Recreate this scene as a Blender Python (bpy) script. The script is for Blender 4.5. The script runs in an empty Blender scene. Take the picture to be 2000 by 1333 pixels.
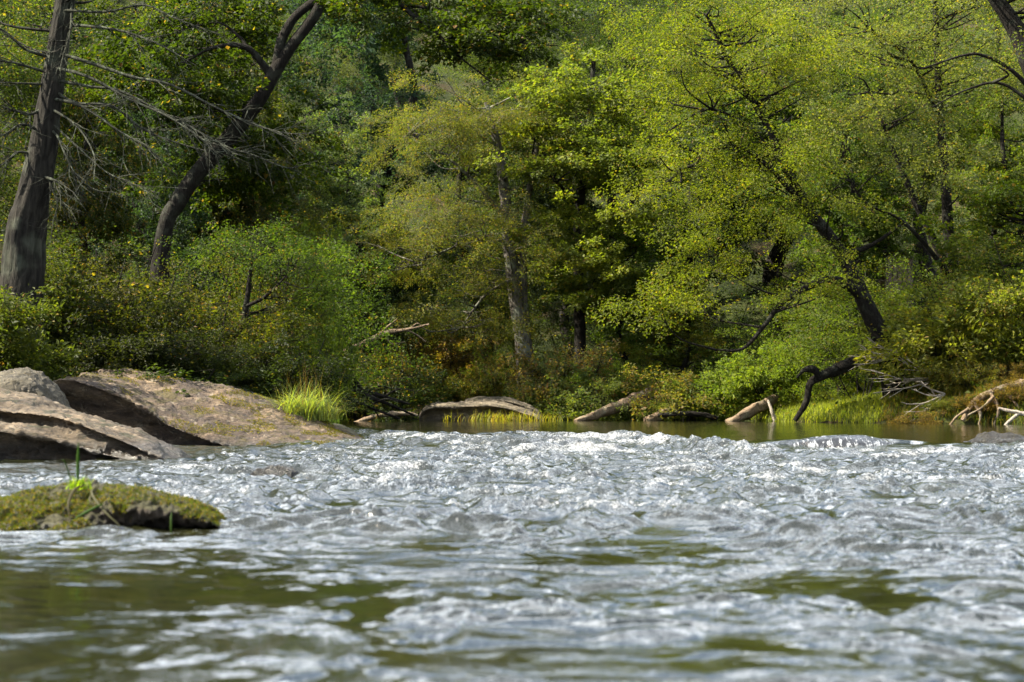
import bpy, math, random
import numpy as np
from mathutils import Vector

# ------------------------------------------------------------------ camera, sky, sun, exposure
SC = bpy.context.scene
COL = SC.collection
R = math.radians
CAM_H = 0.70
FPX = 3889.0
PITCH = math.atan(123.5 / FPX)
cam_d = bpy.data.cameras.new('camera')
cam = bpy.data.objects.new('camera', cam_d)
COL.objects.link(cam)
cam.location = (0, 0, CAM_H)
cam.rotation_euler = (R(90) + PITCH, 0, 0)
cam_d.sensor_width = 36
cam_d.lens = 36 * FPX / 2000
cam_d.clip_start = 0.1
cam_d.clip_end = 1500
cam_d.dof.use_dof = True
cam_d.dof.focus_distance = 38
cam_d.dof.aperture_fstop = 3.6
cam_d.dof.aperture_blades = 9
SC.camera = cam

SUN_EL, SUN_AZ = 46.0, -96.0          # azimuth from +Y towards +X (negative: to the left)
sdir = Vector((math.sin(R(SUN_AZ)) * math.cos(R(SUN_EL)), math.cos(R(SUN_AZ)) * math.cos(R(SUN_EL)), math.sin(R(SUN_EL))))
sun_d = bpy.data.lights.new('sun', 'SUN')
sun_d.energy = 5.0
sun_d.angle = R(0.55)
sun_d.color = (1.0, 0.92, 0.76)
sun = bpy.data.objects.new('sun', sun_d)
COL.objects.link(sun)
sun.rotation_euler = sdir.to_track_quat('Z', 'Y').to_euler()

W = bpy.data.worlds.new('World')
SC.world = W
W.use_nodes = True
wn = W.node_tree
wn.nodes.clear()
def _n(nt, t, **kw):
    n = nt.nodes.new(t)
    for k, v in kw.items():
        setattr(n, k, v)
    return n
sky = _n(wn, 'ShaderNodeTexSky', sky_type='NISHITA', sun_disc=False)
sky.sun_elevation = R(SUN_EL)
sky.sun_rotation = R(SUN_AZ)
sky.air_density = 1.2
sky.dust_density = 1.8
tc = _n(wn, 'ShaderNodeTexCoord')
mp = _n(wn, 'ShaderNodeMapping')
mp.inputs['Scale'].default_value = (1, 1, 2.2)
cn = _n(wn, 'ShaderNodeTexNoise')
cn.inputs['Scale'].default_value = 4.2
cn.inputs['Detail'].default_value = 6
cn.inputs['Roughness'].default_value = 0.55
cr = _n(wn, 'ShaderNodeValToRGB')
cr.color_ramp.elements[0].position = 0.50
cr.color_ramp.elements[1].position = 0.62
cm = _n(wn, 'ShaderNodeMixRGB')
cm.inputs['Color2'].default_value = (29, 30.6, 32.2, 1)     # sunlit cloud in the units of the sky texture
bg = _n(wn, 'ShaderNodeBackground')
bg.inputs['Strength'].default_value = 0.05
wo = _n(wn, 'ShaderNodeOutputWorld')
wl = wn.links.new
wl(tc.outputs['Generated'], mp.inputs['Vector'])
wl(mp.outputs[0], cn.inputs['Vector'])
wl(cn.outputs['Fac'], cr.inputs['Fac'])
wl(cr.outputs['Color'], cm.inputs['Fac'])
wl(sky.outputs[0], cm.inputs['Color1'])
wl(cm.outputs[0], bg.inputs['Color'])
wl(bg.outputs[0], wo.inputs['Surface'])

SC.view_settings.view_transform = 'Standard'
SC.view_settings.look = 'None'
SC.view_settings.gamma = 1
SC.view_settings.use_curve_mapping = False
SC.view_settings.exposure = 2.25
SC.cycles.max_bounces = 6
SC.cycles.diffuse_bounces = 3
SC.cycles.glossy_bounces = 3
SC.cycles.transmission_bounces = 3
SC.cycles.caustics_reflective = False
SC.cycles.caustics_refractive = False
SC.cycles.sample_clamp_indirect = 4
SC.cycles.use_denoising = True

# ------------------------------------------------------------------ helpers
rng = np.random.default_rng(7)
_cp, _sp = math.cos(PITCH), math.sin(PITCH)

def P(px, py, d):
    """World point seen at pixel (px, py) of the 2000 px photograph, at distance d along y."""
    cx, cy = (px - 1000) / FPX, (666.5 - py) / FPX
    y = _cp - _sp * cy
    z = _sp + _cp * cy
    k = d / y
    return np.array((cx * k, d, CAM_H + z * k))

def sstep(a, b, x):
    t = np.clip((np.asarray(x, float) - a) / (b - a), 0, 1)
    return t * t * (3 - 2 * t)

_perm = np.random.default_rng(3).permutation(4096)
_ang = np.random.default_rng(4).uniform(0, 2 * np.pi, 4096)
_gx, _gy = np.cos(_ang), np.sin(_ang)
_g3 = np.random.default_rng(5).normal(size=(4096, 3))
_g3 /= np.linalg.norm(_g3, axis=1)[:, None]

def noise2(x, y, seed=0):
    x = np.asarray(x, float) + seed * 17.31
    y = np.asarray(y, float) - seed * 9.77
    xi, yi = np.floor(x).astype(np.int64), np.floor(y).astype(np.int64)
    fx, fy = x - xi, y - yi
    def g(i, j, dx, dy):
        h = _perm[(_perm[(xi + i) & 4095] + yi + j) & 4095]
        return _gx[h] * dx + _gy[h] * dy
    u = fx * fx * fx * (fx * (fx * 6 - 15) + 10)
    v = fy * fy * fy * (fy * (fy * 6 - 15) + 10)
    a = g(0, 0, fx, fy) * (1 - u) + g(1, 0, fx - 1, fy) * u
    b = g(0, 1, fx, fy - 1) * (1 - u) + g(1, 1, fx - 1, fy - 1) * u
    return (a * (1 - v) + b * v) * 1.5

def noise3(p, seed=0):
    p = p + seed * 13.7
    i = np.floor(p).astype(np.int64)
    f = p - i
    w = f * f * f * (f * (f * 6 - 15) + 10)
    out = 0
    for a in (0, 1):
        for b in (0, 1):
            for c in (0, 1):
                h = _perm[(_perm[(_perm[(i[..., 0] + a) & 4095] + i[..., 1] + b) & 4095] + i[..., 2] + c) & 4095]
                g = _g3[h]
                d = (f[..., 0] - a) * g[..., 0] + (f[..., 1] - b) * g[..., 1] + (f[..., 2] - c) * g[..., 2]
                ww = (w[..., 0] if a else 1 - w[..., 0]) * (w[..., 1] if b else 1 - w[..., 1]) * (w[..., 2] if c else 1 - w[..., 2])
                out = out + d * ww
    return out * 1.5

def fbm3(p, octs=4, seed=0):
    s, a = 0, 1.0
    for k in range(octs):
        s = s + a * noise3(p * 2 ** k, seed + k)
        a *= 0.5
    return s

def mesh_obj(name, V, F, mat, parent=None, smooth=True, attrs=None):
    """One mesh object from numpy quads (faces (n,4)); attrs: {name: per-vertex floats}."""
    V = np.asarray(V, np.float32)
    F = np.asarray(F, np.int32)
    me = bpy.data.meshes.new(name)
    me.vertices.add(len(V))
    me.vertices.foreach_set('co', V.ravel())
    k = F.shape[1]
    me.loops.add(F.size)
    me.loops.foreach_set('vertex_index', F.ravel())
    me.polygons.add(len(F))
    me.polygons.foreach_set('loop_start', np.arange(0, F.size, k, dtype=np.int32))
    me.polygons.foreach_set('loop_total', np.full(len(F), k, np.int32))
    me.polygons.foreach_set('use_smooth', np.full(len(F), smooth, bool))
    for an, av in (attrs or {}).items():
        a = me.attributes.new(an, 'FLOAT', 'POINT')
        a.data.foreach_set('value', np.asarray(av, np.float32).ravel())
    me.update()
    me.materials.append(mat)
    o = bpy.data.objects.new(name, me)
    COL.objects.link(o)
    if parent is not None:
        o.parent = parent
    return o

def tag(o, label=None, cat=None, group=None, kind=None):
    if label: o['label'] = label
    if cat: o['category'] = cat
    if group: o['group'] = group
    if kind: o['kind'] = kind
    return o

def empty(name, loc, label, cat, group=None):
    o = bpy.data.objects.new(name, None)
    o.empty_display_size = 0.2
    o.location = tuple(float(c) for c in loc)
    COL.objects.link(o)
    return tag(o, label, cat, group)

def copy_tree(root, loc, rz=0.0, scale=(1, 1, 1), label=None, group=None, color=None):
    r = root.copy()
    COL.objects.link(r)
    r.location = tuple(float(c) for c in loc)
    r.rotation_euler = (0, 0, rz)
    r.scale = scale
    if label: r['label'] = label
    if group: r['group'] = group
    for ch in list(root.children):
        c = ch.copy()
        COL.objects.link(c)
        c.parent = r
        if color is not None:
            c.color = color
    if color is not None:
        r.color = color
    return r

def smooth_line(pts, step=8):
    """Catmull-Rom through rows of any width."""
    p = np.asarray(pts, float)
    if len(p) < 3:
        t = np.linspace(0, 1, step + 1)[:, None]
        return p[0] * (1 - t) + p[-1] * t
    q = np.vstack([2 * p[0] - p[1], p, 2 * p[-1] - p[-2]])
    out = []
    for i in range(1, len(q) - 2):
        t = np.linspace(0, 1, step, endpoint=False)[:, None]
        a, b, c, d = q[i - 1], q[i], q[i + 1], q[i + 2]
        out.append(0.5 * ((2 * b) + (c - a) * t + (2 * a - 5 * b + 4 * c - d) * t ** 2 + (3 * b - a - 3 * c + d) * t ** 3))
    out.append(p[-1][None])
    return np.vstack(out)

def tube(pts, rad, sides=6, rough=0.0, seed=0, furrow=0.0):
    pts = np.asarray(pts, float)
    n = len(pts)
    rad = np.broadcast_to(np.asarray(rad, float), (n,))
    T = np.gradient(pts, axis=0)
    T /= np.linalg.norm(T, axis=1)[:, None] + 1e-9
    ref = np.array((0.13, 0.95, 0.27))
    A = np.cross(T, ref)
    A /= np.linalg.norm(A, axis=1)[:, None] + 1e-9
    B = np.cross(T, A)
    th = np.linspace(0, 2 * np.pi, sides, endpoint=False)
    rr = rad[:, None] * np.ones(sides)
    if rough:
        run0 = np.r_[0, np.cumsum(np.linalg.norm(np.diff(pts, axis=0), axis=1))][:, None] / (3.2 * max(float(rad.max()), 0.01))
        rr = rr * (1 + rough * noise2(run0, np.cos(th)[None] * 1.3 + 3 * np.sin(th)[None], seed))
    if furrow:
        run = np.r_[0, np.cumsum(np.linalg.norm(np.diff(pts, axis=0), axis=1))][:, None]
        wv = noise2(run * 1.7, th[None] * 0 + seed, 3) * 0.5
        k_ = np.cos(th + 0)[None] * 7 + wv; l_ = np.sin(th)[None] * 7
        rr = rr * (1 - furrow * (1 - np.minimum(1, np.abs(noise2(k_ + run * 0.5, l_ + run * 0.35, seed + 5)) * 4)) + 0.5 * furrow * noise2(k_ * 2.3, l_ * 2.3 + run * 2, seed + 6))
    V = pts[:, None] + (A[:, None] * np.cos(th)[None, :, None] + B[:, None] * np.sin(th)[None, :, None]) * rr[..., None]
    i = np.arange(n - 1)[:, None] * sides
    j = np.arange(sides)[None]
    j2 = (j + 1) % sides
    F = np.stack([i + j, i + j2, i + sides + j2, i + sides + j], -1).reshape(-1, 4)
    return V.reshape(-1, 3), F

class Q:
    """Collects quads into one mesh."""
    def __init__(s):
        s.V, s.F, s.A, s.n = [], [], [], 0
    def add(s, V, F=None, a=0.0):
        if F is None:
            F = np.arange(len(V)).reshape(-1, 4)
        s.V.append(V)
        s.F.append(F + s.n)
        s.A.append(np.broadcast_to(np.asarray(a, float), (len(V),)))
        s.n += len(V)
        return s
    def tube(s, pts, rad, sides=6, rough=0.0, seed=0, furrow=0.0):
        V, F = tube(pts, rad, sides, rough, seed, furrow)
        return s.add(V, F)
    def obj(s, name, mat, parent=None, smooth=True, origin=None, attr=True):
        V = np.concatenate(s.V)
        if origin is not None:
            V = V - np.asarray(origin)
        return mesh_obj(name, V, np.concatenate(s.F), mat, parent, smooth, {'tint': np.concatenate(s.A)} if attr else None)

# ------------------------------------------------------------------ materials
def new_mat(name):
    m = bpy.data.materials.new(name)
    m.use_nodes = True
    m.node_tree.nodes.clear()
    return m, m.node_tree, m.node_tree.links.new

def ramp(nt, fac, stops, L, interp='LINEAR'):
    r = nt.nodes.new('ShaderNodeValToRGB')
    r.color_ramp.interpolation = interp
    e = r.color_ramp.elements
    e[0].position, e[0].color = stops[0][0], (*stops[0][1], 1)
    e[1].position, e[1].color = stops[-1][0], (*stops[-1][1], 1)
    for p, c in stops[1:-1]:
        x = e.new(p)
        x.color = (*c, 1)
    L(fac, r.inputs['Fac'])
    return r.outputs['Color']

def noise_node(nt, L, scale, detail=4, rough=0.55, vec=None, dist=0.0):
    n = nt.nodes.new('ShaderNodeTexNoise')
    n.inputs['Scale'].default_value = scale
    n.inputs['Detail'].default_value = detail
    n.inputs['Roughness'].default_value = rough
    n.inputs['Distortion'].default_value = dist
    if vec is not None:
        L(vec, n.inputs['Vector'])
    return n.outputs['Fac']

def mixc(nt, L, fac, a, b, mode='MIX'):
    m = nt.nodes.new('ShaderNodeMixRGB')
    m.blend_type = mode
    for s, v in (('Fac', fac), ('Color1', a), ('Color2', b)):
        if isinstance(v, (int, float)):
            m.inputs[s].default_value = v
        elif isinstance(v, tuple):
            m.inputs[s].default_value = (*v, 1)
        else:
            L(v, m.inputs[s])
    return m.outputs[0]

def math_n(nt, L, op, a, b=None, clamp=False):
    m = nt.nodes.new('ShaderNodeMath')
    m.operation = op
    m.use_clamp = clamp
    for i, v in enumerate((a, b)):
        if v is None: continue
        if isinstance(v, (int, float)):
            m.inputs[i].default_value = v
        else:
            L(v, m.inputs[i])
    return m.outputs[0]

def smooth_fac(nt, L, v, a, b):
    m = nt.nodes.new('ShaderNodeMapRange')
    m.interpolation_type = 'SMOOTHSTEP'
    m.inputs['From Min'].default_value = a
    m.inputs['From Max'].default_value = b
    L(v, m.inputs['Value'])
    return m.outputs[0]

def leaf_material():
    """Leaf colour comes from the object's own colour, varied leaf by leaf; its alpha is the share of turned leaves."""
    m, nt, L = new_mat('leaf')
    oi = nt.nodes.new('ShaderNodeObjectInfo')
    at = nt.nodes.new('ShaderNodeAttribute'); at.attribute_name = 'tint'
    t = at.outputs['Fac']
    var = ramp(nt, t, [(0, (0.26, 0.31, 0.38)), (0.5, (0.62, 0.62, 0.55)), (1, (1.20, 1.02, 0.42))], L)
    base = mixc(nt, L, 1.0, oi.outputs['Color'], var, 'MULTIPLY')
    rnd = math_n(nt, L, 'FRACT', math_n(nt, L, 'MULTIPLY', t, 371.7))
    turned = math_n(nt, L, 'LESS_THAN', rnd, oi.outputs['Alpha'])
    aut = ramp(nt, math_n(nt, L, 'FRACT', math_n(nt, L, 'MULTIPLY', t, 91.3)),
               [(0, (0.22, 0.16, 0.02)), (0.4, (0.16, 0.08, 0.02)), (0.75, (0.13, 0.05, 0.02)), (1, (0.26, 0.20, 0.03))], L)
    base = mixc(nt, L, math_n(nt, L, 'MULTIPLY', turned, 0.6), base, aut)
    p = nt.nodes.new('ShaderNodeBsdfPrincipled')
    L(base, p.inputs['Base Color'])
    p.inputs['Roughness'].default_value = 0.55
    p.inputs['Specular IOR Level'].default_value = 0.16
    tr = nt.nodes.new('ShaderNodeBsdfTranslucent')
    L(mixc(nt, L, 1.0, base, (2.0, 2.15, 0.6), 'MULTIPLY'), tr.inputs['Color'])
    mx = nt.nodes.new('ShaderNodeMixShader')
    mx.inputs[0].default_value = 0.5
    L(p.outputs[0], mx.inputs[1]); L(tr.outputs[0], mx.inputs[2])
    o = nt.nodes.new('ShaderNodeOutputMaterial')
    L(mx.outputs[0], o.inputs['Surface'])
    return m

def bark_material(name, c1, c2, lichen=0.3, scale=6.0):
    m, nt, L = new_mat(name)
    tcn = nt.nodes.new('ShaderNodeTexCoord')
    mpn = nt.nodes.new('ShaderNodeMapping'); mpn.inputs['Scale'].default_value = (1, 1, 0.22)
    L(tcn.outputs['Object'], mpn.inputs['Vector'])
    a = noise_node(nt, L, scale * 4, 6, 0.65, mpn.outputs[0], 0.6)
    b = noise_node(nt, L, scale * 0.7, 3, 0.5, tcn.outputs['Object'])
    col = ramp(nt, a, [(0.3, c1), (0.7, c2)], L)
    lf = math_n(nt, L, 'MULTIPLY', smooth_fac(nt, L, b, 0.5, 0.68), lichen)
    col = mixc(nt, L, lf, col, (0.22, 0.25, 0.18))
    p = nt.nodes.new('ShaderNodeBsdfPrincipled')
    L(col, p.inputs['Base Color'])
    p.inputs['Roughness'].default_value = 0.9
    p.inputs['Specular IOR Level'].default_value = 0.12
    bp = nt.nodes.new('ShaderNodeBump')
    bp.inputs['Strength'].default_value = 0.9
    bp.inputs['Distance'].default_value = 0.06
    L(a, bp.inputs['Height']); L(bp.outputs[0], p.inputs['Normal'])
    o = nt.nodes.new('ShaderNodeOutputMaterial'); L(p.outputs[0], o.inputs['Surface'])
    return m

def rock_material(name, c_dark, c_mid, c_pale, moss=0.5, moss_col=(0.13, 0.13, 0.02), wet_shade_z=0.08, scale=1.0, spots_k=0.7):
    m, nt, L = new_mat(name)
    ge = nt.nodes.new('ShaderNodeNewGeometry')
    pos = ge.outputs['Position']
    mpn = nt.nodes.new('ShaderNodeMapping')
    mpn.inputs['Rotation'].default_value = (0.15, 0.32, 0)
    mpn.inputs['Scale'].default_value = (1, 1, 3.0)
    L(pos, mpn.inputs['Vector'])
    big = noise_node(nt, L, 1.3 * scale, 6, 0.6, mpn.outputs[0], 0.4)
    fine = noise_node(nt, L, 14 * scale, 8, 0.7, mpn.outputs[0], 0.3)
    spots = noise_node(nt, L, 5.5 * scale, 5, 0.6, pos, 0.8)
    col = ramp(nt, big, [(0.30, c_dark), (0.5, c_mid), (0.68, c_pale)], L)
    col = mixc(nt, L, 0.75, col, ramp(nt, fine, [(0.3, (0.22, 0.20, 0.19)), (0.52, (0.85, 0.85, 0.85)), (0.72, (1.7, 1.7, 1.6))], L), 'MULTIPLY')
    col = mixc(nt, L, math_n(nt, L, 'MULTIPLY', smooth_fac(nt, L, spots, 0.57, 0.68), spots_k), col, (0.50, 0.46, 0.38))
    sep = nt.nodes.new('ShaderNodeSeparateXYZ'); L(ge.outputs['Normal'], sep.inputs[0])
    mn = noise_node(nt, L, 2.4 * scale, 7, 0.68, mpn.outputs[0], 0.6)
    mf = math_n(nt, L, 'MULTIPLY', smooth_fac(nt, L, mn, 0.60 - moss * 0.16, 0.66 - moss * 0.12), smooth_fac(nt, L, sep.outputs[2], 0.0, 0.5))
    mcol = mixc(nt, L, fine, moss_col, (moss_col[0] * 0.45, moss_col[1] * 0.35, moss_col[2] * 0.6))
    col = mixc(nt, L, math_n(nt, L, 'MULTIPLY', mf, 0.9 if moss else 0.0), col, mcol)
    sp = nt.nodes.new('ShaderNodeSeparateXYZ'); L(pos, sp.inputs[0])
    wn_ = math_n(nt, L, 'ADD', sp.outputs[2], math_n(nt, L, 'MULTIPLY', math_n(nt, L, 'SUBTRACT', big, 0.5), -0.25))
    wet = smooth_fac(nt, L, wn_, wet_shade_z + 0.07, wet_shade_z - 0.05)  # damp foot of the rock; on tan sandstone it also paints shade
    col = mixc(nt, L, math_n(nt, L, 'MULTIPLY', wet, 0.8), col, mixc(nt, L, 1.0, col, (0.28, 0.28, 0.30), 'MULTIPLY'))
    p = nt.nodes.new('ShaderNodeBsdfPrincipled')
    crk = math_n(nt, L, 'ABSOLUTE', math_n(nt, L, 'SUBTRACT', noise_node(nt, L, 1.9 * scale, 5, 0.55, mpn.outputs[0], 1.5), 0.5))
    crf = math_n(nt, L, 'MULTIPLY', smooth_fac(nt, L, crk, 0.016, 0.003), smooth_fac(nt, L, spots, 0.42, 0.52))
    col = mixc(nt, L, math_n(nt, L, 'MULTIPLY', crf, 0.8), col, (0.015, 0.012, 0.010))
    col = mixc(nt, L, 1.0, col, (0.47, 0.415, 0.35), 'MULTIPLY')
    L(col, p.inputs['Base Color'])
    rr = nt.nodes.new('ShaderNodeMapRange')
    rr.inputs['To Min'].default_value = 0.85; rr.inputs['To Max'].default_value = 0.32
    L(wet, rr.inputs['Value']); L(rr.outputs[0], p.inputs['Roughness'])
    bp = nt.nodes.new('ShaderNodeBump')
    bp.inputs['Strength'].default_value = 0.9
    bp.inputs['Distance'].default_value = 0.085 / scale
    L(math_n(nt, L, 'SUBTRACT', math_n(nt, L, 'ADD', fine, math_n(nt, L, 'MULTIPLY', mf, 0.3)), math_n(nt, L, 'MULTIPLY', crf, 0.5)), bp.inputs['Height'])
    L(bp.outputs[0], p.inputs['Normal'])
    o = nt.nodes.new('ShaderNodeOutputMaterial'); L(p.outputs[0], o.inputs['Surface'])
    return m

def water_material():
    m, nt, L = new_mat('river_water')
    ge = nt.nodes.new('ShaderNodeNewGeometry')
    pos = ge.outputs['Position']
    fa = nt.nodes.new('ShaderNodeAttribute'); fa.attribute_name = 'foam'
    ra = nt.nodes.new('ShaderNodeAttribute'); ra.attribute_name = 'chop'
    mpn = nt.nodes.new('ShaderNodeMapping'); mpn.inputs['Scale'].default_value = (1, 0.55, 1)
    L(pos, mpn.inputs['Vector'])
    fn1 = noise_node(nt, L, 9, 6, 0.7, mpn.outputs[0], 1.2)
    fn2 = noise_node(nt, L, 34, 4, 0.7, mpn.outputs[0], 0.6)
    fn = math_n(nt, L, 'ADD', math_n(nt, L, 'MULTIPLY', fn1, 0.9), math_n(nt, L, 'MULTIPLY', fn2, 0.9))
    fn = math_n(nt, L, 'SUBTRACT', fn, 0.42)
    # foam covers where the attribute exceeds the lace-like threshold
    dif = math_n(nt, L, 'SUBTRACT', math_n(nt, L, 'ADD', fa.outputs['Fac'], fn), 1.0)
    foam = smooth_fac(nt, L, dif, -0.05, 0.24)
    p = nt.nodes.new('ShaderNodeBsdfPrincipled')
    silt = noise_node(nt, L, 0.35, 3, 0.5, pos)
    L(ramp(nt, silt, [(0.3, (0.0055, 0.0065, 0.0028)), (0.7, (0.012, 0.0125, 0.0045))], L), p.inputs['Base Color'])
    p.inputs['Roughness'].default_value = 0.05
    p.inputs['IOR'].default_value = 1.75
    b1 = noise_node(nt, L, 16, 3, 0.6, pos, 0.9)
    b2 = noise_node(nt, L, 45, 2, 0.5, pos, 0.4)
    hb = math_n(nt, L, 'ADD', math_n(nt, L, 'MULTIPLY', b1, 1.0), math_n(nt, L, 'MULTIPLY', b2, 0.35))
    bp = nt.nodes.new('ShaderNodeBump')
    bp.inputs['Distance'].default_value = 0.018
    L(ra.outputs['Fac'], bp.inputs['Strength'])
    L(hb, bp.inputs['Height'])
    L(bp.outputs[0], p.inputs['Normal'])
    q = nt.nodes.new('ShaderNodeBsdfPrincipled')
    L(ramp(nt, fn2, [(0.40, (0.03, 0.033, 0.033)), (0.60, (0.24, 0.245, 0.25))], L), q.inputs['Base Color'])
    q.inputs['Roughness'].default_value = 0.45
    bq = nt.nodes.new('ShaderNodeBump')
    bq.inputs['Distance'].default_value = 0.02
    bq.inputs['Strength'].default_value = 0.8
    L(fn2, bq.inputs['Height']); L(bq.outputs[0], q.inputs['Normal'])
    mx = nt.nodes.new('ShaderNodeMixShader')
    L(foam, mx.inputs[0]); L(p.outputs[0], mx.inputs[1]); L(q.outputs[0], mx.inputs[2])
    o = nt.nodes.new('ShaderNodeOutputMaterial'); L(mx.outputs[0], o.inputs['Surface'])
    return m

def ground_material():
    m, nt, L = new_mat('forest_floor')
    ge = nt.nodes.new('ShaderNodeNewGeometry')
    a = noise_node(nt, L, 0.5, 6, 0.65, ge.outputs['Position'])
    b = noise_node(nt, L, 9, 6, 0.7, ge.outputs['Position'])
    col = ramp(nt, a, [(0.35, (0.014, 0.020, 0.006)), (0.5, (0.028, 0.036, 0.010)), (0.65, (0.045, 0.034, 0.018))], L)
    col = mixc(nt, L, 0.6, col, ramp(nt, b, [(0.3, (0.4, 0.4, 0.4)), (0.7, (1.5, 1.45, 1.3))], L), 'MULTIPLY')
    p = nt.nodes.new('ShaderNodeBsdfPrincipled')
    L(col, p.inputs['Base Color'])
    p.inputs['Roughness'].default_value = 0.95
    p.inputs['Specular IOR Level'].default_value = 0.08
    bp = nt.nodes.new('ShaderNodeBump'); bp.inputs['Distance'].default_value = 0.15
    L(b, bp.inputs['Height']); L(bp.outputs[0], p.inputs['Normal'])
    o = nt.nodes.new('ShaderNodeOutputMaterial'); L(p.outputs[0], o.inputs['Surface'])
    return m

M_LEAF = leaf_material()
M_BARK_D = bark_material('dark_bark', (0.004, 0.0036, 0.003), (0.017, 0.014, 0.011), 0.06)
M_BARK_G = bark_material('grey_bark', (0.012, 0.011, 0.009), (0.13, 0.115, 0.095), 0.35, 3.5)
M_BARK_P = bark_material('pale_dead_wood', (0.17, 0.14, 0.11), (0.38, 0.33, 0.27), 0.2, 9)
M_BARK_L = bark_material('brown_log_wood', (0.06, 0.04, 0.026), (0.24, 0.175, 0.115), 0.25, 5)
M_LICH = bark_material('lichened_twig_wood', (0.012, 0.012, 0.009), (0.055, 0.058, 0.042), 0.25, 9)
M_BARK_K = bark_material('shaded_furrowed_bark', (0.003, 0.0028, 0.0025), (0.028, 0.025, 0.020), 0.12, 2.8)  # darker copy of the grey bark, with the left trunk's shade painted in
M_ROCK = rock_material('brown_sandstone', (0.065, 0.045, 0.038), (0.165, 0.118, 0.080), (0.42, 0.32, 0.21), 0.55, (0.16, 0.14, 0.010), 0.06)
M_ROCK_T = rock_material('tan_sandstone', (0.06, 0.046, 0.032), (0.19, 0.15, 0.10), (0.42, 0.34, 0.24), 0.45, (0.07, 0.08, 0.015), 0.22, 1.3)  # damp band set high, its darkness also stands for shading below the ledges
M_ROCK_G = rock_material('lichen_grey_rock', (0.05, 0.045, 0.032), (0.14, 0.13, 0.09), (0.26, 0.24, 0.17), 0.45, (0.14, 0.12, 0.03), 0.0, 1.6)
M_ROCK_F = rock_material('pale_far_rock', (0.08, 0.065, 0.045), (0.26, 0.23, 0.17), (0.46, 0.42, 0.33), 0.5, (0.10, 0.10, 0.02), 0.26)
M_ROCK_W = rock_material('wet_dark_rock', (0.008, 0.008, 0.008), (0.022, 0.021, 0.020), (0.05, 0.048, 0.045), 0.6, (0.06, 0.06, 0.012), 0.25, 3, 0.08)
M_MOSSROCK = rock_material('mossy_rock', (0.03, 0.022, 0.016), (0.06, 0.045, 0.03), (0.16, 0.13, 0.10), 1.9, (0.09, 0.10, 0.010), 0.02, 4, 0.2)
M_WATER = water_material()
M_GROUND = ground_material()

# ------------------------------------------------------------------ terrain
SHORE = np.array([(-11, -20), (-10.5, 5), (-9.5, 20), (-8.6, 30), (-7.6, 36.5), (-4.6, 38.2), (-3.9, 39.2), (-4.8, 42), (-5.6, 48), (-5.4, 56),
                  (-4.8, 61), (-2.8, 63.2), (1, 63.6), (3, 63), (5.5, 61.5), (7.4, 58), (8.4, 53.5), (10.5, 51), (13.0, 49.0), (12.3, 44), (11.6, 38),
                  (13, 33), (16, 26), (17.5, 15), (19, -20)], float)

def shore_dist(x, y):
    """Signed distance to the shoreline: positive on land."""
    x = np.asarray(x, float); y = np.asarray(y, float)
    best = np.full(x.shape, 1e9)
    inside = np.zeros(x.shape, bool)
    n = len(SHORE)
    for i in range(n):
        ax, ay = SHORE[i]; bx, by = SHORE[(i + 1) % n]
        dx, dy = bx - ax, by - ay
        if i < n - 1:
            t = np.clip(((x - ax) * dx + (y - ay) * dy) / (dx * dx + dy * dy), 0, 1)
            best = np.minimum(best, np.hypot(x - ax - t * dx, y - ay - t * dy))
        c = ((ay > y) != (by > y)) & (x < (bx - ax) * (y - ay) / (by - ay + 1e-12) + ax)
        inside ^= c
    return np.where(inside, -best, best)

def ground_z(x, y):
    x = np.asarray(x, float); y = np.asarray(y, float)
    s = shore_dist(x, y) + 0.35 * noise2(x * 0.7, y * 0.7, 21)
    left = sstep(2, -6, x) * sstep(60, 40, y)
    bank = 0.30 + 0.30 * left + 0.35 * sstep(9, 12, x)
    z = bank * sstep(-0.2, 1.3, s) + 0.10 * np.clip(s, 0, 8) + (0.45 - 0.14 * left) * np.clip(s - 8, 0, 90)
    z = z + np.where(s > 0, 0.10 * noise2(x * 0.9, y * 0.9, 5) + np.clip(s, 0, 15) * 0.05 * noise2(x * 0.17, y * 0.17, 6), 0)
    z = z + 0.19 * sstep(20, 34, y)
    return np.where(s < 0, np.maximum(-0.9, -0.25 + 0.25 * s) + 0.19 * sstep(20, 34, y), z)

def gz(x, y):
    return float(ground_z(np.array([x]), np.array([y]))[0])

def grid_faces(nr, nc):
    i = np.arange(nr - 1)[:, None] * nc
    j = np.arange(nc - 1)[None]
    return np.stack([i + j, i + j + 1, i + nc + j + 1, i + nc + j], -1).reshape(-1, 4)

gxs = np.concatenate([np.linspace(-160, -24, 30), np.linspace(-22, 26, 180), np.linspace(28, 160, 30)])
gys = np.concatenate([np.linspace(-40, 14, 20), np.linspace(15, 80, 200), np.linspace(81, 130, 60), np.linspace(134, 260, 30)])
GX, GY = np.meshgrid(gxs, gys)
GZ = ground_z(GX, GY)
ground = mesh_obj('ground', np.stack([GX, GY, GZ], -1).reshape(-1, 3), grid_faces(len(gys), len(gxs)), M_GROUND)
tag(ground, kind='structure')

# ------------------------------------------------------------------ the river surface
LIPX = [-9, -5, -3.7, -2.6, -1.5, -0.5, 1.0, 1.9, 2.4, 2.9, 3.4, 4.3, 5.2, 5.7, 7.5, 12, 20]
LIPY = [42, 47, 46, 40, 35.5, 33.5, 34, 34.5, 31.5, 27.0, 25.6, 26.3, 25.3, 25.6, 27.2, 28, 27]
def lip_y(x):
    return (np.interp(x, LIPX, LIPY) + np.interp(x - 0.35, LIPX, LIPY) + np.interp(x + 0.35, LIPX, LIPY)) / 3

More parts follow.
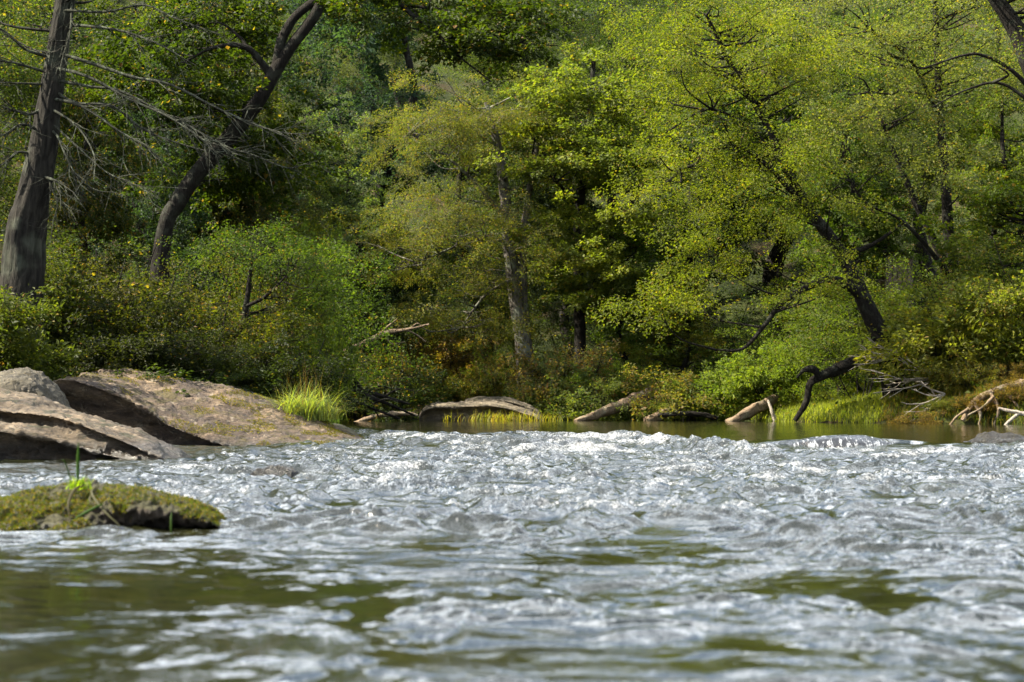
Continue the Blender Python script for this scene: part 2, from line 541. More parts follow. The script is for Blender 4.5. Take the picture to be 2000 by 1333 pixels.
# stones that break or bulge the surface: (x, y, half width, height of the bulge)
STONES = []
_p = P(1645, 878, 26.0); STONES.append((_p[0], 26.0, 1.00, 0.06))
_p = P(538, 930, 18.9); STONES.append((_p[0], 18.9, 0.34, 0.03))

def water_fields(x, y):
    ly = lip_y(x)
    s = ly - y                                            # metres downstream of the lip
    base = 0.12 * (1 - sstep(0.3, 6.0, s)) + 0.08 * (1 - sstep(-0.3, 1.0, s))
    below = sstep(-0.5, 1.2, s)
    wx = x + 0.35 * noise2(x * 0.9, y * 0.5, 31) + 0.12 * noise2(x * 2.7, y * 2.0, 32)
    wy = y + 0.45 * noise2(x * 0.8, y * 0.6, 33) + 0.14 * noise2(x * 2.5, y * 2.3, 34)
    # strength of the chop
    mid = sstep(-1.8, 0.6, x) * sstep(4.2, 2.4, x)
    strong = np.exp(-((s - 2.6) / 3.2) ** 2) * below * (0.30 + 0.9 * mid)
    patch = 0.5 + 0.5 * np.clip(1.5 * noise2(wx * 1.1, wy * 0.55, 41) + 1.5 * noise2(wx * 2.8, wy * 1.9, 42) + 0.9 * noise2(wx * 7, wy * 4.5, 43) + 0.45 * sstep(9, 16, y) + 0.1, -1, 1)
    calm_left = sstep(0.3, -1.1, x + 0.3 * noise2(x, y * 0.7, 45)) * sstep(12, 8, y)
    lee = sstep(-3.0, -4.5, x) * sstep(15, 20, y)
    chop = below * (0.18 + 1.0 * patch) * (1 - 0.72 * calm_left) * (1 - 0.55 * lee)
    amp = chop + 0.5 * strong
    h = np.zeros_like(x)
    # crests lie across the current and are drawn out along it by turbulence
    for lam, sl, seed in ((2.3, 0.05, 1), (1.1, 0.08, 2), (0.52, 0.09, 3), (0.27, 0.17, 4), (0.14, 0.30, 5), (0.075, 0.34, 6), (0.042, 0.28, 7)):
        n = noise2(wx / lam * (0.75 if lam > 0.3 else 0.5), wy / lam, seed)
        r = (0.55 - np.abs(n) * 1.3 + 0.8 * n) if lam > 0.2 else n       # sharp crests for the larger waves
        fade = sstep(0.0, 1.0, lam / (np.maximum(y, 3) * 0.0013 + 0.012) - 1.1)
        h += lam * sl * r * fade * (0.45 if lam > 0.2 else 0.75)
    h = h * amp * (0.58 + 0.62 * sstep(7.0, 12.5, y + 0.8 * noise2(x, y, 44)))
    h = h * (1 - 0.85 * np.exp(-((x - STONES[0][0]) / 1.15) ** 4 - ((y - 24.8) / 0.9) ** 2))
    # standing waves below the lip
    ph = s * 2 * np.pi / 1.55 + 1.6 * noise2(x * 0.8, y * 0.15, 51)
    stand = (0.05 * mid + 0.010) * np.exp(-np.clip(s - 0.8, 0, None) / 3.6) * sstep(0.0, 1.4, s)
    h += stand * (np.sin(ph) * 0.8 + 0.5 * noise2(x * 2.1, y * 1.3, 52))
    hump = 0.055 * sstep(-0.6, 0.6, x) * sstep(2.9, 1.9, x) * np.exp(-((s - 1.0) / 0.8) ** 2) * (0.75 + 0.6 * noise2(x * 2.3, y * 2, 53))
    h += hump
    # pool ripples
    h += (1 - below) * (0.004 * noise2(wx * 1.4, wy * 0.8, 61) + 0.0018 * noise2(wx * 5, wy * 3.0, 62))
    foam = np.zeros_like(x)
    pf = 0.55 + 0.9 * np.clip(noise2(wx * 0.8, wy * 0.22, 73) + 0.5 * noise2(wx * 2.2, wy * 0.7, 74), -0.6, 0.8)
    fn = noise2(wx * 1.5, wy * 0.9, 71) + 0.6 * noise2(wx * 4, wy * 3, 72)
    foam += 0.25 * mid * np.exp(-((s - 2.2) / 2.4) ** 2) * below * (0.85 + 0.5 * fn) * pf * 1.25
    foam += 0.30 * mid * np.exp(-((s - 6.0) / 3.2) ** 2) * below * (0.6 + 1.0 * fn) * pf * 1.3
    foam += 0.30 * np.exp(-((s - 1.6) / 1.2) ** 2) * below * (1 - mid) * (0.5 + 0.8 * fn)
    foam += 0.40 * below * np.clip(patch - 0.2, 0, 1) * (0.6 + 0.7 * fn) * sstep(7, 14, y)
    foam += 0.26 * below * np.clip(h / 0.05, -0.4, 1)
    # white line of broken water under the ledge stones on the right
    rr = sstep(3.0, 3.3, x) * sstep(12, 8, x)
    foam += 0.50 * rr * np.exp(-((s - 1.15) / 0.30) ** 2) * (0.85 + 0.4 * fn)
    h += 0.012 * rr * np.exp(-((s - 0.7) / 0.3) ** 2) * (1 + noise2(x * 6, y * 6, 54))
    for sx, sy, hw, bh in STONES[1:]:
        q = np.hypot((x - sx) / hw, (y - sy) / (hw * 0.9))
        h += bh * 1.2 * np.exp(-((q - 1.15) / 0.5) ** 2) * (0.6 + 0.4 * np.sin(q * 9))
        foam += 0.45 * np.exp(-((q - 1.15) / 0.25) ** 2) * (y < sy) * (0.8 + fn * 0.5)
    # bulge and sheet of water running over the hidden ledge
    sx, sy, hw, bh = STONES[0]
    g = np.clip(1 - ((x - sx) / (hw * 1.15)) ** 2, 0, 1) ** 0.7
    h += bh * g * np.exp(-(np.clip(y - sy, -9, None) / 1.3) ** 2) * (y > sy - 0.25)
    chop_b = np.clip(0.06 + 0.75 * below * (0.12 + 0.88 * patch) + 0.3 * strong, 0.0, 1) * (1 - 0.35 * calm_left)
    chop_b = chop_b * (0.35 + 0.65 * sstep(7, 14, y))
    chop_b = np.where(s < 0, 0.07 + 0.10 * patch, chop_b)
    return base + h, foam, chop_b

def water_z(x, y):
    return float(water_fields(np.array([float(x)]), np.array([float(y)]))[0][0])

ry = np.concatenate([np.linspace(0.6, 4.5, 60, endpoint=False), np.linspace(4.5, 12, 470, endpoint=False),
                     np.linspace(12, 24, 290, endpoint=False), np.linspace(24, 38, 280, endpoint=False), np.linspace(38, 66, 90)])
u = np.concatenate([-1 - np.linspace(1, 0, 18, endpoint=False) ** 1.6, np.linspace(-1, 1, 380), 1 + np.linspace(0, 1, 19)[1:] ** 1.6])
RU, RY = np.meshgrid(u, ry)
half = 0.275 * RY + 0.35
RX = np.where(np.abs(RU) <= 1, RU * half, np.sign(RU) * (half + (np.abs(RU) - 1) * (24 - half)))
WZ, WF, WC = water_fields(RX, RY)
water = mesh_obj('river_water', np.stack([RX, RY, WZ], -1).reshape(-1, 3), grid_faces(len(ry), len(u)), M_WATER, attrs={'foam': WF, 'chop': WC})
tag(water, kind='structure')

# ------------------------------------------------------------------ rocks
def loft_rock(name, xs, sections, d0, mat, label, nx=150, nv=90, amp=0.05, seed=1, freq=1.6, strata=0.03, cat='rock', lump=0.0):
    """xs: pixel columns; sections: per column a list of (pixel row, depth offset) from the front foot over the top to the back foot."""
    S = np.array(sections, float)                       # (m, k, 2)
    m, k, _ = S.shape
    xs = np.asarray(xs, float)
    tx = np.linspace(0, 1, nx)
    u0 = (xs - xs[0]) / (xs[-1] - xs[0])
    prof = np.empty((nx, k, 2))
    for a in range(k):
        for b in range(2):
            prof[:, a, b] = np.interp(tx, u0, S[:, a, b])
    ker = np.array([1, 2, 3, 2, 1.0]); ker /= ker.sum()
    for a in range(k):
        for b in range(2):
            c = np.pad(prof[:, a, b], 2, mode='edge')
            prof[:, a, b] = np.convolve(c, ker, 'valid')
    px = np.interp(tx, u0, xs)
    V = np.empty((nx, nv, 3))
    for i in range(nx):
        line = smooth_line(prof[i], 10)
        # soften catmull line back towards the polyline so that ledges stay crisp
        seg = np.r_[0, np.cumsum(np.hypot(np.diff(line[:, 0]) / 100, np.diff(line[:, 1])))]
        tt = np.linspace(0, seg[-1], nv)
        rows = np.interp(tt, seg, line[:, 0]); off = np.interp(tt, seg, line[:, 1])
        dd = d0 + off
        # the pixel rows are read at the rock's own mean distance
        cx = (px[i] - 1000) / FPX
        cy = (666.5 - rows) / FPX
        yv = _cp - _sp * cy
        V[i, :, 0] = cx / yv * d0
        V[i, :, 1] = dd
        V[i, :, 2] = CAM_H + (_sp + _cp * cy) / yv * dd
    # normals
    du = np.gradient(V, axis=0); dv = np.gradient(V, axis=1)
    N = np.cross(dv, du); N /= np.linalg.norm(N, axis=2)[..., None] + 1e-9
    sgn = np.sign((N[..., 2] * 1.0).mean()) or 1
    N *= sgn
    Pq = V * freq
    disp = amp * fbm3(Pq, 5, seed)
    st = Pq @ np.array((0.28, 0.1, 1.0))
    disp += strata * np.sin(st * 9 + 2.5 * fbm3(Pq * 0.8, 2, seed + 9))
    disp += amp * 0.7 * (np.abs(fbm3(Pq * 3.1, 3, seed + 4)) - 0.3)
    if lump:
        disp += lump * (0.5 - np.abs(noise3(V * 14, seed)) * 1.6) + lump * 0.5 * noise3(V * 38, seed + 2)
    edge = np.minimum(1, np.minimum(np.arange(nx), np.arange(nx)[::-1]) / 8)[:, None]
    V = V + N * (disp * (0.3 + 0.7 * edge))[..., None]
    F = grid_faces(nx, nv)
    if sgn < 0: F = F[:, ::-1]
    # close the two ends and the base
    c = V.reshape(-1, 3)
    org = np.array((c[:, 0].mean(), d0, 0.0))
    ends, nV = [], len(c)
    extra = []
    for row in (0, nx - 1):
        ctr = V[row].mean(0); extra.append(ctr)
        for j in range(0, nv - 1):
            ends.append((row * nv + j, row * nv + j + 1, nV, nV))
        nV += 1
    # degenerate quads avoided: build ends as strips towards the centre column
    ends = np.array(ends, np.int32)
    c = np.vstack([c, np.array(extra)])
    F = np.vstack([F]) if False else F
    o = mesh_obj(name, c - org, F, mat)
    o.location = tuple(org)
    tag(o, label, cat)
    return o

# water lies at row y = 790 + 0.7*3889/d ; feet go a little under it
xs = [86, 115, 147, 175, 224, 266, 301, 325, 378, 420, 455, 520, 600, 650, 690]
top = [748, 733, 731, 733, 735, 739, 744, 748, 757, 766, 775, 795, 825, 842, 858]
lip = [755, 742, 744, 752, 767, 788, 809, 827, 848, 862, 871, 876, 880, 882, 884]
sec = []
for x_, t_, l_ in zip(xs, top, lip):
    ov = max(0.0, (872 - l_) / 130)
    mid_ = (t_ + l_) / 2
    # foot under an overhang, lip, middle of the slab, crest, back foot
    sec.append([(905, 0.15 + 0.75 * ov), (885, 0.12 + 0.65 * ov), (l_ + 0.45 * (875 - l_) * (ov > 0.05), 0.05 + 0.35 * ov), (l_ + 4, -0.02), (l_, 0.0),
                (l_ * 0.72 + t_ * 0.28, 0.45), (mid_, 1.0), (l_ * 0.2 + t_ * 0.8, 1.7), (t_, 2.3), (t_ + 6, 2.8), (900, 3.3)])
slab = loft_rock('boulder', xs, sec, 33.6, M_ROCK, 'long brown sandstone slab with a deep black overhang, sloping down to the river', 260, 150, 0.055, 3, 1.7, 0.012)

xs = [-60, 0, 20, 40, 58, 75, 88, 100, 118]
top = [735, 723, 721, 726, 738, 755, 772, 790, 818]
sec = [[(840, 0.0), (t_ + 75 + 0.2 * i, 0.0), (t_ + 38, 0.12), (t_ + 14, 0.35), (t_, 0.9), (t_ + 10, 1.3), (860, 1.6)] for i, t_ in enumerate(top)]
loft_rock('boulder', xs, sec, 29.5, M_ROCK_G, 'rounded grey-green lichened boulder at the left edge, between the two slabs', 110, 80, 0.05, 8, 2.2, 0.006)

xs = [-260, -80, 0, 42, 84, 118, 147, 189, 231, 273, 300, 318, 336]
top = [740, 762, 772, 788, 803, 814, 821, 834, 847, 863, 876, 886, 898]
e1 = [770, 792, 805, 808, 812, 819, 827, 842, 858, 876, 889, 897, 904]
e2 = [828, 838, 842, 846, 855, 862, 872, 884, 893, 900, 903, 904, 905]
sec = []
for x_, t_, a_, b_ in zip(xs, top, e1, e2):
    r_ = max(0, min(1, (170 - x_) / 120))
    sec.append([(925, 0.35), (905, 0.30), (b_ + 10 * r_ + 3, 0.12), (b_, 0.0 + 0.0 * r_), (b_ - 14 * r_ - 1, 0.25 * r_ + 0.05), (a_ + 16 * r_ + 4, 0.50 * r_ + 0.10),
                (a_ + 3, 0.42 * r_ + 0.08), (a_, 0.40 * r_ + 0.08), ((a_ + t_) / 2, 0.9), (t_, 1.4), (t_ + 6, 1.8), (930, 2.2)])
loft_rock('boulder', xs, sec, 24.2, M_ROCK_T, 'tan wedge of layered rock at the left edge, in front of the dark slab', 200, 120, 0.045, 12, 2.0, 0.014)

xs = [330, 380, 430, 480, 520, 545]
top = [746, 747, 754, 766, 780, 792]
sec = [[(870, 0.0), (t_ + 12, 0.0), (t_ + 4, 0.1), (t_, 0.6), (t_ + 8, 1.0), (870, 1.4)] for t_ in top]
loft_rock('boulder', xs, sec, 37.2, M_ROCK_W, 'thin dark mossy slab lying just behind the long brown slab', 80, 40, 0.03, 15, 2.0, 0.01)

xs = [608, 630, 650, 675, 700, 718]
top = [832, 827, 829, 838, 851, 862]
sec = [[(885, 0.0), (t_ + 16, 0.05), (t_ + 5, 0.2), (t_, 0.6), (t_ + 5, 1.0), (880, 1.4)] for t_ in top]
loft_rock('boulder', xs, sec, 36.2, M_MOSSROCK, 'low dark mossy boulder at the water beside the tip of the brown slab', 80, 40, 0.03, 16, 2.5, 0.01)

xs = [-60, 0, 40, 80, 120, 150, 200, 260, 330, 370, 395, 412, 424]
top = [980, 970, 960, 954, 949, 947, 953, 960, 973, 988, 1001, 1013, 1027]
sec = []
for x_, t_ in zip(xs, top):
    b_ = 1030
    f_ = max(0.0, min(1.0, (x_ - 150) / 80)); g_ = 1 - f_
    hgt = b_ - t_
    sec.append([(b_ + 26, 0.20 * f_ - 0.06 * g_), (b_ + 2, 0.15 * f_ - 0.02 * g_), (b_ - 0.30 * hgt, 0.03 + 0.06 * g_), (b_ - 0.55 * hgt, 0.0 + 0.16 * g_), (b_ - 0.80 * hgt, 0.08 + 0.20 * g_), (b_ - 0.95 * hgt, 0.22 + 0.14 * g_),
                (t_, 0.38), (t_ + 8, 0.52), (b_ + 26, 0.68)])
moss_rock = loft_rock('mossy_rock', xs, sec, 10.9, M_MOSSROCK, 'low moss-covered rock standing in the river in the left foreground', 260, 150, 0.016, 19, 5.0, 0.002, lump=0.024)

xs = [818, 826, 850, 885, 925, 940, 965, 1000, 1035, 1055, 1062]
top = [812, 797, 789, 789, 788, 787, 788, 795, 806, 815, 822]
sec = [[(835, 0.3), (822, 0.25), ((t_ + 822) / 2, 0.30), (t_ + 6, 0.0), (t_, 0.35), (t_ - 1, 1.0), (835, 2.0)] for t_ in top]
loft_rock('flat_rock', xs, sec, 59.6, M_ROCK_F, 'low flat pale rock ledge at the far water edge', 120, 70, 0.05, 23, 1.4, 0.02)
xs = [898, 912, 930, 950, 985, 1010, 1035, 1052, 1060]
top = [790, 783, 779, 777, 777, 783, 792, 801, 812]
sec = [[(815, 0.3), (t_ + 14, 0.15), (t_ + 5, 0.0), (t_, 0.5), (t_ + 2, 1.2), (820, 2.2)] for t_ in top]
loft_rock('flat_rock', xs, sec, 60.3, M_ROCK_F, 'domed pale rock resting on top of the low ledge at the far water edge', 120, 60, 0.04, 24, 1.6, 0.015)

def moss_on(rock, n, size, color, seed, up_min=-0.1, freq=7.0, thr=-0.1):
    r = np.random.default_rng(seed)
    me = rock.data
    V = np.empty(len(me.vertices) * 3, np.float32); me.vertices.foreach_get('co', V); V = V.reshape(-1, 3).astype(float)
    N = np.empty(len(me.vertices) * 3, np.float32); me.vertex_normals.foreach_get('vector', N); N = N.reshape(-1, 3).astype(float)
    ok = np.flatnonzero((N[:, 2] > up_min) & (V[:, 2] > 0.0) & (noise3(V * freq, seed) > thr) & (N[:, 1] < 0.75))
    i = r.choice(ok, n)
    p = V[i] + r.normal(0, 0.004, (n, 3))
    ax = N[i] + r.normal(0, 0.6, (n, 3)); up = r.normal(0, 1, (n, 3))
    q = Q(); tv = np.clip(0.5 + 0.5 * noise3(V[i] * 9, seed + 1) + r.normal(0, 0.15, n), 0, 1)
    q.add(leaves(p, ax, up, size, 0.55, r), None, np.repeat(tv, 4))
    o = q.obj('moss', M_LEAF, rock, smooth=False)
    o.color = color
    o['kind'] = 'stuff'
    return o

# wet rocks in the rapids
def dome_rock(name, px, py, d, w, h, dep, mat, label, seed, amp=0.12, below=0.15):
    c = P(px, py, d)
    nu, nv = 64, 30
    th = np.linspace(0, 2 * np.pi, nu, endpoint=False)
    ph = np.linspace(-0.35, np.pi / 2, nv)
    TH, PH = np.meshgrid(th, ph)
    D = np.stack([np.cos(PH) * np.cos(TH), np.cos(PH) * np.sin(TH), np.sin(PH)], -1)
    r = 1 + amp * fbm3(D * 1.7 + seed, 4, seed) + 0.4 * amp * fbm3(D * 6 + seed, 3, seed)
    V = D * r[..., None] * np.array((w / 2, dep / 2, h + below)) - np.array((0, 0, below))
    i = np.arange(nv - 1)[:, None] * nu; j = np.arange(nu)[None]; j2 = (j + 1) % nu
    F = np.stack([i + j, i + j2, i + nu + j2, i + nu + j], -1).reshape(-1, 4)
    o = mesh_obj(name, V.reshape(-1, 3), F, mat)
    o.location = (c[0], d, c[2])
    tag(o, label, 'rock')
    return o

def sheet_material():
    m, nt, L = new_mat('thin_sheet_of_water')
    tcn = nt.nodes.new('ShaderNodeTexCoord')
    mpn = nt.nodes.new('ShaderNodeMapping'); mpn.inputs['Scale'].default_value = (1, 0.25, 0.35)
    L(tcn.outputs['Object'], mpn.inputs['Vector'])
    a = noise_node(nt, L, 22, 4, 0.65, mpn.outputs[0], 0.2)
    sp = nt.nodes.new('ShaderNodeSeparateXYZ'); L(tcn.outputs['Object'], sp.inputs[0])
    lowd = smooth_fac(nt, L, sp.outputs[2], 0.14, -0.02)
    f = smooth_fac(nt, L, math_n(nt, L, 'ADD', a, math_n(nt, L, 'MULTIPLY', lowd, 0.10)), 0.56, 0.66)
    p = nt.nodes.new('ShaderNodeBsdfPrincipled')
    L(mixc(nt, L, f, (0.012, 0.012, 0.013), (0.26, 0.27, 0.28)), p.inputs['Base Color'])
    p.inputs['Roughness'].default_value = 0.12
    bp = nt.nodes.new('ShaderNodeBump'); bp.inputs['Distance'].default_value = 0.03; bp.inputs['Strength'].default_value = 0.9
    L(a, bp.inputs['Height']); L(bp.outputs[0], p.inputs['Normal'])
    o = nt.nodes.new('ShaderNodeOutputMaterial'); L(p.outputs[0], o.inputs['Surface'])
    return m
M_SHEET = sheet_material()

dome_rock('ledge_rock', 1645, 876, 25.75, 2.02, 0.172, 0.95, M_SHEET, 'rounded ledge rock with a streaky white sheet of water pouring over it', 3, 0.05, 0.2)
dome_rock('wet_rock', 1945, 872, 26.3, 1.05, 0.17, 0.9, M_ROCK_W, 'dark wet rock with a patch of moss at the right edge of the rapids', 5, 0.16)
dome_rock('wet_rock', 538, 934, 18.9, 0.60, 0.11, 0.42, M_ROCK_W, 'small dark wet rock breaking the water right of the tan wedge', 7, 0.16)

# ------------------------------------------------------------------ foliage
def norm(v):
    return v / (np.linalg.norm(v, axis=-1)[..., None] + 1e-9)

def leaves(p, axis, up, size, ratio, r):
    """Quads for leaves at points p, pointing along axis, with face normal near up."""
    n = len(p)
    a = norm(axis)
    b = norm(np.cross(up, a))
    c = np.cross(a, b)
    s = size * r.uniform(0.65, 1.25, n)[:, None]
    w = s * ratio * 0.5
    V = np.empty((n, 4, 3))
    V[:, 0] = p
    V[:, 1] = p + a * s * 0.45 + b * w + c * s * 0.10
    V[:, 2] = p + a * s - c * s * 0.08
    V[:, 3] = p + a * s * 0.45 - b * w + c * s * 0.10
    return V.reshape(-1, 3)

def make_bough(r, length=1.1, n=120, size=0.09, ratio=0.7, droop=0.15, thick=0.10, tilt=0.5):
    """A leafy spray growing along +x."""
    k = 9
    t = r.uniform(0.12, 1, n) ** 0.85
    side = r.choice((-1, 1), n)
    reach = (1 - 0.65 * t) * 0.55 * length * r.uniform(0.05, 1, n)
    ang = 0.9 + r.normal(0, 0.15, n)
    x = t * length + np.cos(ang) * reach
    y = side * np.sin(ang) * reach
    z = -droop * (x / length) ** 2 * length + r.normal(0, thick, n) * length
    p = np.stack([x, y, z], -1)
    ax = np.stack([0.7 * np.ones(n), side * 0.7, -0.25 * np.ones(n)], -1) + r.normal(0, 0.45, (n, 3))
    up = np.stack([np.zeros(n), np.zeros(n), np.ones(n)], -1) + r.normal(0, tilt, (n, 3))
    return leaves(p, ax, up, size, ratio, r)

def rot_to(az, el, roll):
    ca, sa, ce, se, cr_, sr_ = math.cos(az), math.sin(az), math.cos(el), math.sin(el), math.cos(roll), math.sin(roll)
    Rz = np.array(((ca, -sa, 0), (sa, ca, 0), (0, 0, 1)))
    Ry = np.array(((ce, 0, -se), (0, 1, 0), (se, 0, ce)))
    Rx = np.array(((1, 0, 0), (0, cr_, -sr_), (0, sr_, cr_)))
    return Rz @ Ry @ Rx

STYLES = {
    'maple': dict(length=1.0, n=110, size=0.115, ratio=0.85, droop=0.18, thick=0.07, tilt=0.45),
    'fine': dict(length=1.1, n=150, size=0.060, ratio=0.65, droop=0.30, thick=0.06, tilt=0.5),
    'glossy': dict(length=0.9, n=80, size=0.15, ratio=0.5, droop=0.35, thick=0.14, tilt=0.7),
    'airy': dict(length=1.2, n=90, size=0.085, ratio=0.6, droop=0.12, thick=0.10, tilt=0.7),
    'bush': dict(length=0.6, n=90, size=0.075, ratio=0.55, droop=0.10, thick=0.14, tilt=0.7),
    'bigbush': dict(length=0.75, n=64, size=0.14, ratio=0.5, droop=0.25, thick=0.14, tilt=0.6),
}
BOUGHS = {k: [make_bough(rng, **v) for _ in range(4)] for k, v in STYLES.items()}

def fill_crown(leafq, woodq, ells, style, clusters, per, r, trunk_pts=None, spread=0.55, wood=0.03, el_mean=0.1, shell=0.45, scale=1.0, crown_tint=0.0):
    """ells: (cx, cy, cz, rx, ry, rz). Layered clusters of boughs, with limbs back to the trunk."""
    E = np.array(ells, float)
    vol = (E[:, 3] * E[:, 4] * E[:, 5]) ** 0.8
    pick = r.choice(len(E), clusters, p=vol / vol.sum())
    d = norm(r.normal(size=(clusters, 3)))
    rad = r.uniform(0, 1, clusters) ** shell
    cen = E[pick, :3] + d * rad[:, None] * E[pick, 3:]
    for i in range(clusters):
        out = cen[i] - E[pick[i], :3]
        az0 = math.atan2(out[1], out[0]) + r.normal(0, 0.4)
        ctint = r.normal(0.5, 0.13)
        sc = scale * r.uniform(0.75, 1.2)
        for k in range(per):
            az = az0 + r.normal(0, 1.1)
            el = el_mean + r.normal(0, 0.22)
            M = rot_to(az, el, r.normal(0, 0.35)) * sc * r.uniform(0.7, 1.15)
            b = BOUGHS[style][r.integers(4)]
            off = r.normal(0, 1, 3) * np.array((spread, spread, spread * 0.28)) * sc
            V = b @ M.T + cen[i] + off
            nl = len(V) // 4
            tv = np.clip(ctint + r.normal(0, 0.17, nl), 0, 1)
            leafq.add(V, None, np.repeat(tv, 4))
        if trunk_pts is not None:
            hd = np.hypot(trunk_pts[:, 0] - cen[i, 0], trunk_pts[:, 1] - cen[i, 1])
            tgt = cen[i, 2] - 0.35 * hd
            j = int(np.argmin(np.abs(trunk_pts[:, 2] - tgt) + 0.35 * hd))
            a = trunk_pts[j]
            if a[2] < cen[i, 2] + 0.6 and np.linalg.norm(a - cen[i]) < 2.0:
                mid_ = a * 0.45 + cen[i] * 0.55 + np.array((0, 0, -0.10 * hd[j])) + r.normal(0, 0.12, 3)
                pts = smooth_line([a, mid_, cen[i]], 4)
                woodq.tube(pts, np.linspace(wood, wood * 0.25, len(pts)), 4)
                for q in range(2):
                    e = cen[i] + r.normal(0, 0.5, 3) * np.array((1, 1, 0.3)) * sc
                    woodq.tube(np.array([mid_ * 0.3 + cen[i] * 0.7, (cen[i] + e) / 2 + r.normal(0, 0.05, 3), e]), np.array((wood * 0.4, wood * 0.25, 0.006)), 3)

def col4(c, a=0.0):
    return (c[0], c[1], c[2], a)

G_BRIGHT = (0.085, 0.125, 0.022)
G_YELL = (0.115, 0.125, 0.018)
G_DARK = (0.035, 0.060, 0.018)
G_BLUE = (0.045, 0.075, 0.040)
G_OLIVE = (0.080, 0.085, 0.025)
G_PALE = (0.095, 0.125, 0.045)
G_MID = (0.060, 0.090, 0.020)

def make_tree(name, base, trunk, ells, style, clusters, per, color, label, seed, bark=M_BARK_D, cat='tree', group=None, limbs=(), wood=0.035,
              sides=9, el_mean=0.1, spread=0.55, scale=1.0, shell=0.45, local=False, parts=True):
    """trunk: list of (x, y, z, r) world points; limbs: lists of the same; ells world ellipsoids."""
    r = np.random.default_rng(seed)
    base = np.asarray(base, float)
    root = empty(name, base, label, cat, group)
    root.color = color
    line = smooth_line(trunk, 8 if sides < 20 else 30)
    Q().tube(line[:, :3], line[:, 3], sides, 0.12, seed, 0.10 if sides > 20 else 0.0).obj('trunk', bark, root, origin=base)
    allp = [line[len(line) // 4:, :3]]
    for lb in limbs:
        l2 = smooth_line(lb, 7)
        Q().tube(l2[:, :3], l2[:, 3], 7, 0.12, seed + 1).obj('limb', bark, root, origin=base)
        allp.append(l2[2:, :3])
    if clusters:
        lq, wq = Q(), Q()
        fill_crown(lq, wq, ells, style, clusters, per, r, np.vstack(allp), spread, wood, el_mean, shell, scale)
        lo = lq.obj('crown', M_LEAF, root, smooth=False, origin=base)
        lo.color = color
        wo_ = wq.obj('twigs', bark, root, origin=base)
        tag(wo_, kind='stuff')
    return root

def PT(px, py, d, wpx):
    p = P(px, py, d)
    return (p[0], p[1], p[2], wpx * 0.5 * d / FPX)

def EL(px, py, d, wpx, hpx, dep):
    """Ellipsoid given by its centre pixel, half width and half height in pixels and half depth in metres."""
    p = P(px, py, d)
    return (p[0], p[1], p[2], wpx * d / FPX, dep, hpx * d / FPX)

# ---- hero trees -------------------------------------------------------------
# centre: fine-leaved olive tree with the pale double trunk
d = 64.5
b = P(1030, 735, d); b[2] = gz(b[0], d) - 0.1
make_tree('tree', b, [(b[0], d, b[2], 0.33), PT(1024, 690, d, 36), PT(1010, 600, d, 28), PT(996, 500, d, 26), PT(988, 400, d, 22), PT(975, 300, d, 18), PT(950, 200, d, 10)],
          [EL(880, 330, d - 1.5, 170, 130, 2.6), EL(840, 220, d - 0.5, 120, 70, 2.2), EL(790, 480, d - 2, 110, 100, 1.8), EL(960, 470, d - 1.8, 120, 120, 1.8), EL(900, 620, d - 1.5, 140, 70, 1.6), EL(980, 240, d, 80, 90, 2)],
          'fine', 115, 6, col4((0.098, 0.110, 0.032), 0.10), 'olive-brown fine-leaved tree with a pale double trunk in the middle of the far bank', 101, M_BARK_G,
          limbs=[[PT(1028, 700, d + .2, 26), PT(1022, 600, d + .2, 22), PT(1020, 500, d + .2, 20), PT(1030, 400, d + .3, 14), PT(1050, 280, d, 9)],
                 [PT(1005, 545, d - .1, 9), PT(950, 575, d - .6, 6), PT(900, 640, d - 1.2, 3)], [PT(992, 430, d, 10), PT(900, 330, d - 1, 6), PT(800, 260, d - 1.4, 3)],
                 [PT(990, 470, d, 8), PT(900, 480, d - 1.5, 5), PT(800, 520, d - 2, 3)]], el_mean=0.0, scale=1.0, spread=0.5)
# bright maple right of centre
d = 66
b = P(1135, 690, d); b[2] = gz(b[0], d) - 0.1
make_tree('maple_tree', b, [(b[0], d, b[2], 0.2), PT(1132, 600, d, 22), PT(1128, 480, d, 20), PT(1135, 380, d, 18), PT(1150, 250, d, 14), PT(1160, 120, d, 8)],
          [EL(1160, 190, d - 1, 130, 90, 2.6), EL(1110, 300, d - 1.6, 110, 80, 2.0), EL(1240, 300, d - 1.6, 120, 100, 2.4), EL(1180, 480, d - 2.2, 140, 90, 2.2), EL(1240, 570, d - 1.6, 110, 60, 2.0)],
          'maple', 100, 6, col4((0.125, 0.155, 0.032), 0.04), 'bright lime-green maple with tiered boughs right of the double-trunked tree', 102,
          limbs=[[PT(1130, 470, d, 10), PT(1180, 420, d - 1, 7), PT(1240, 360, d - 1.6, 4)], [PT(1135, 400, d, 9), PT(1080, 350, d - 1.4, 5), PT(1040, 300, d - 2, 3)]], el_mean=0.1, spread=0.42)
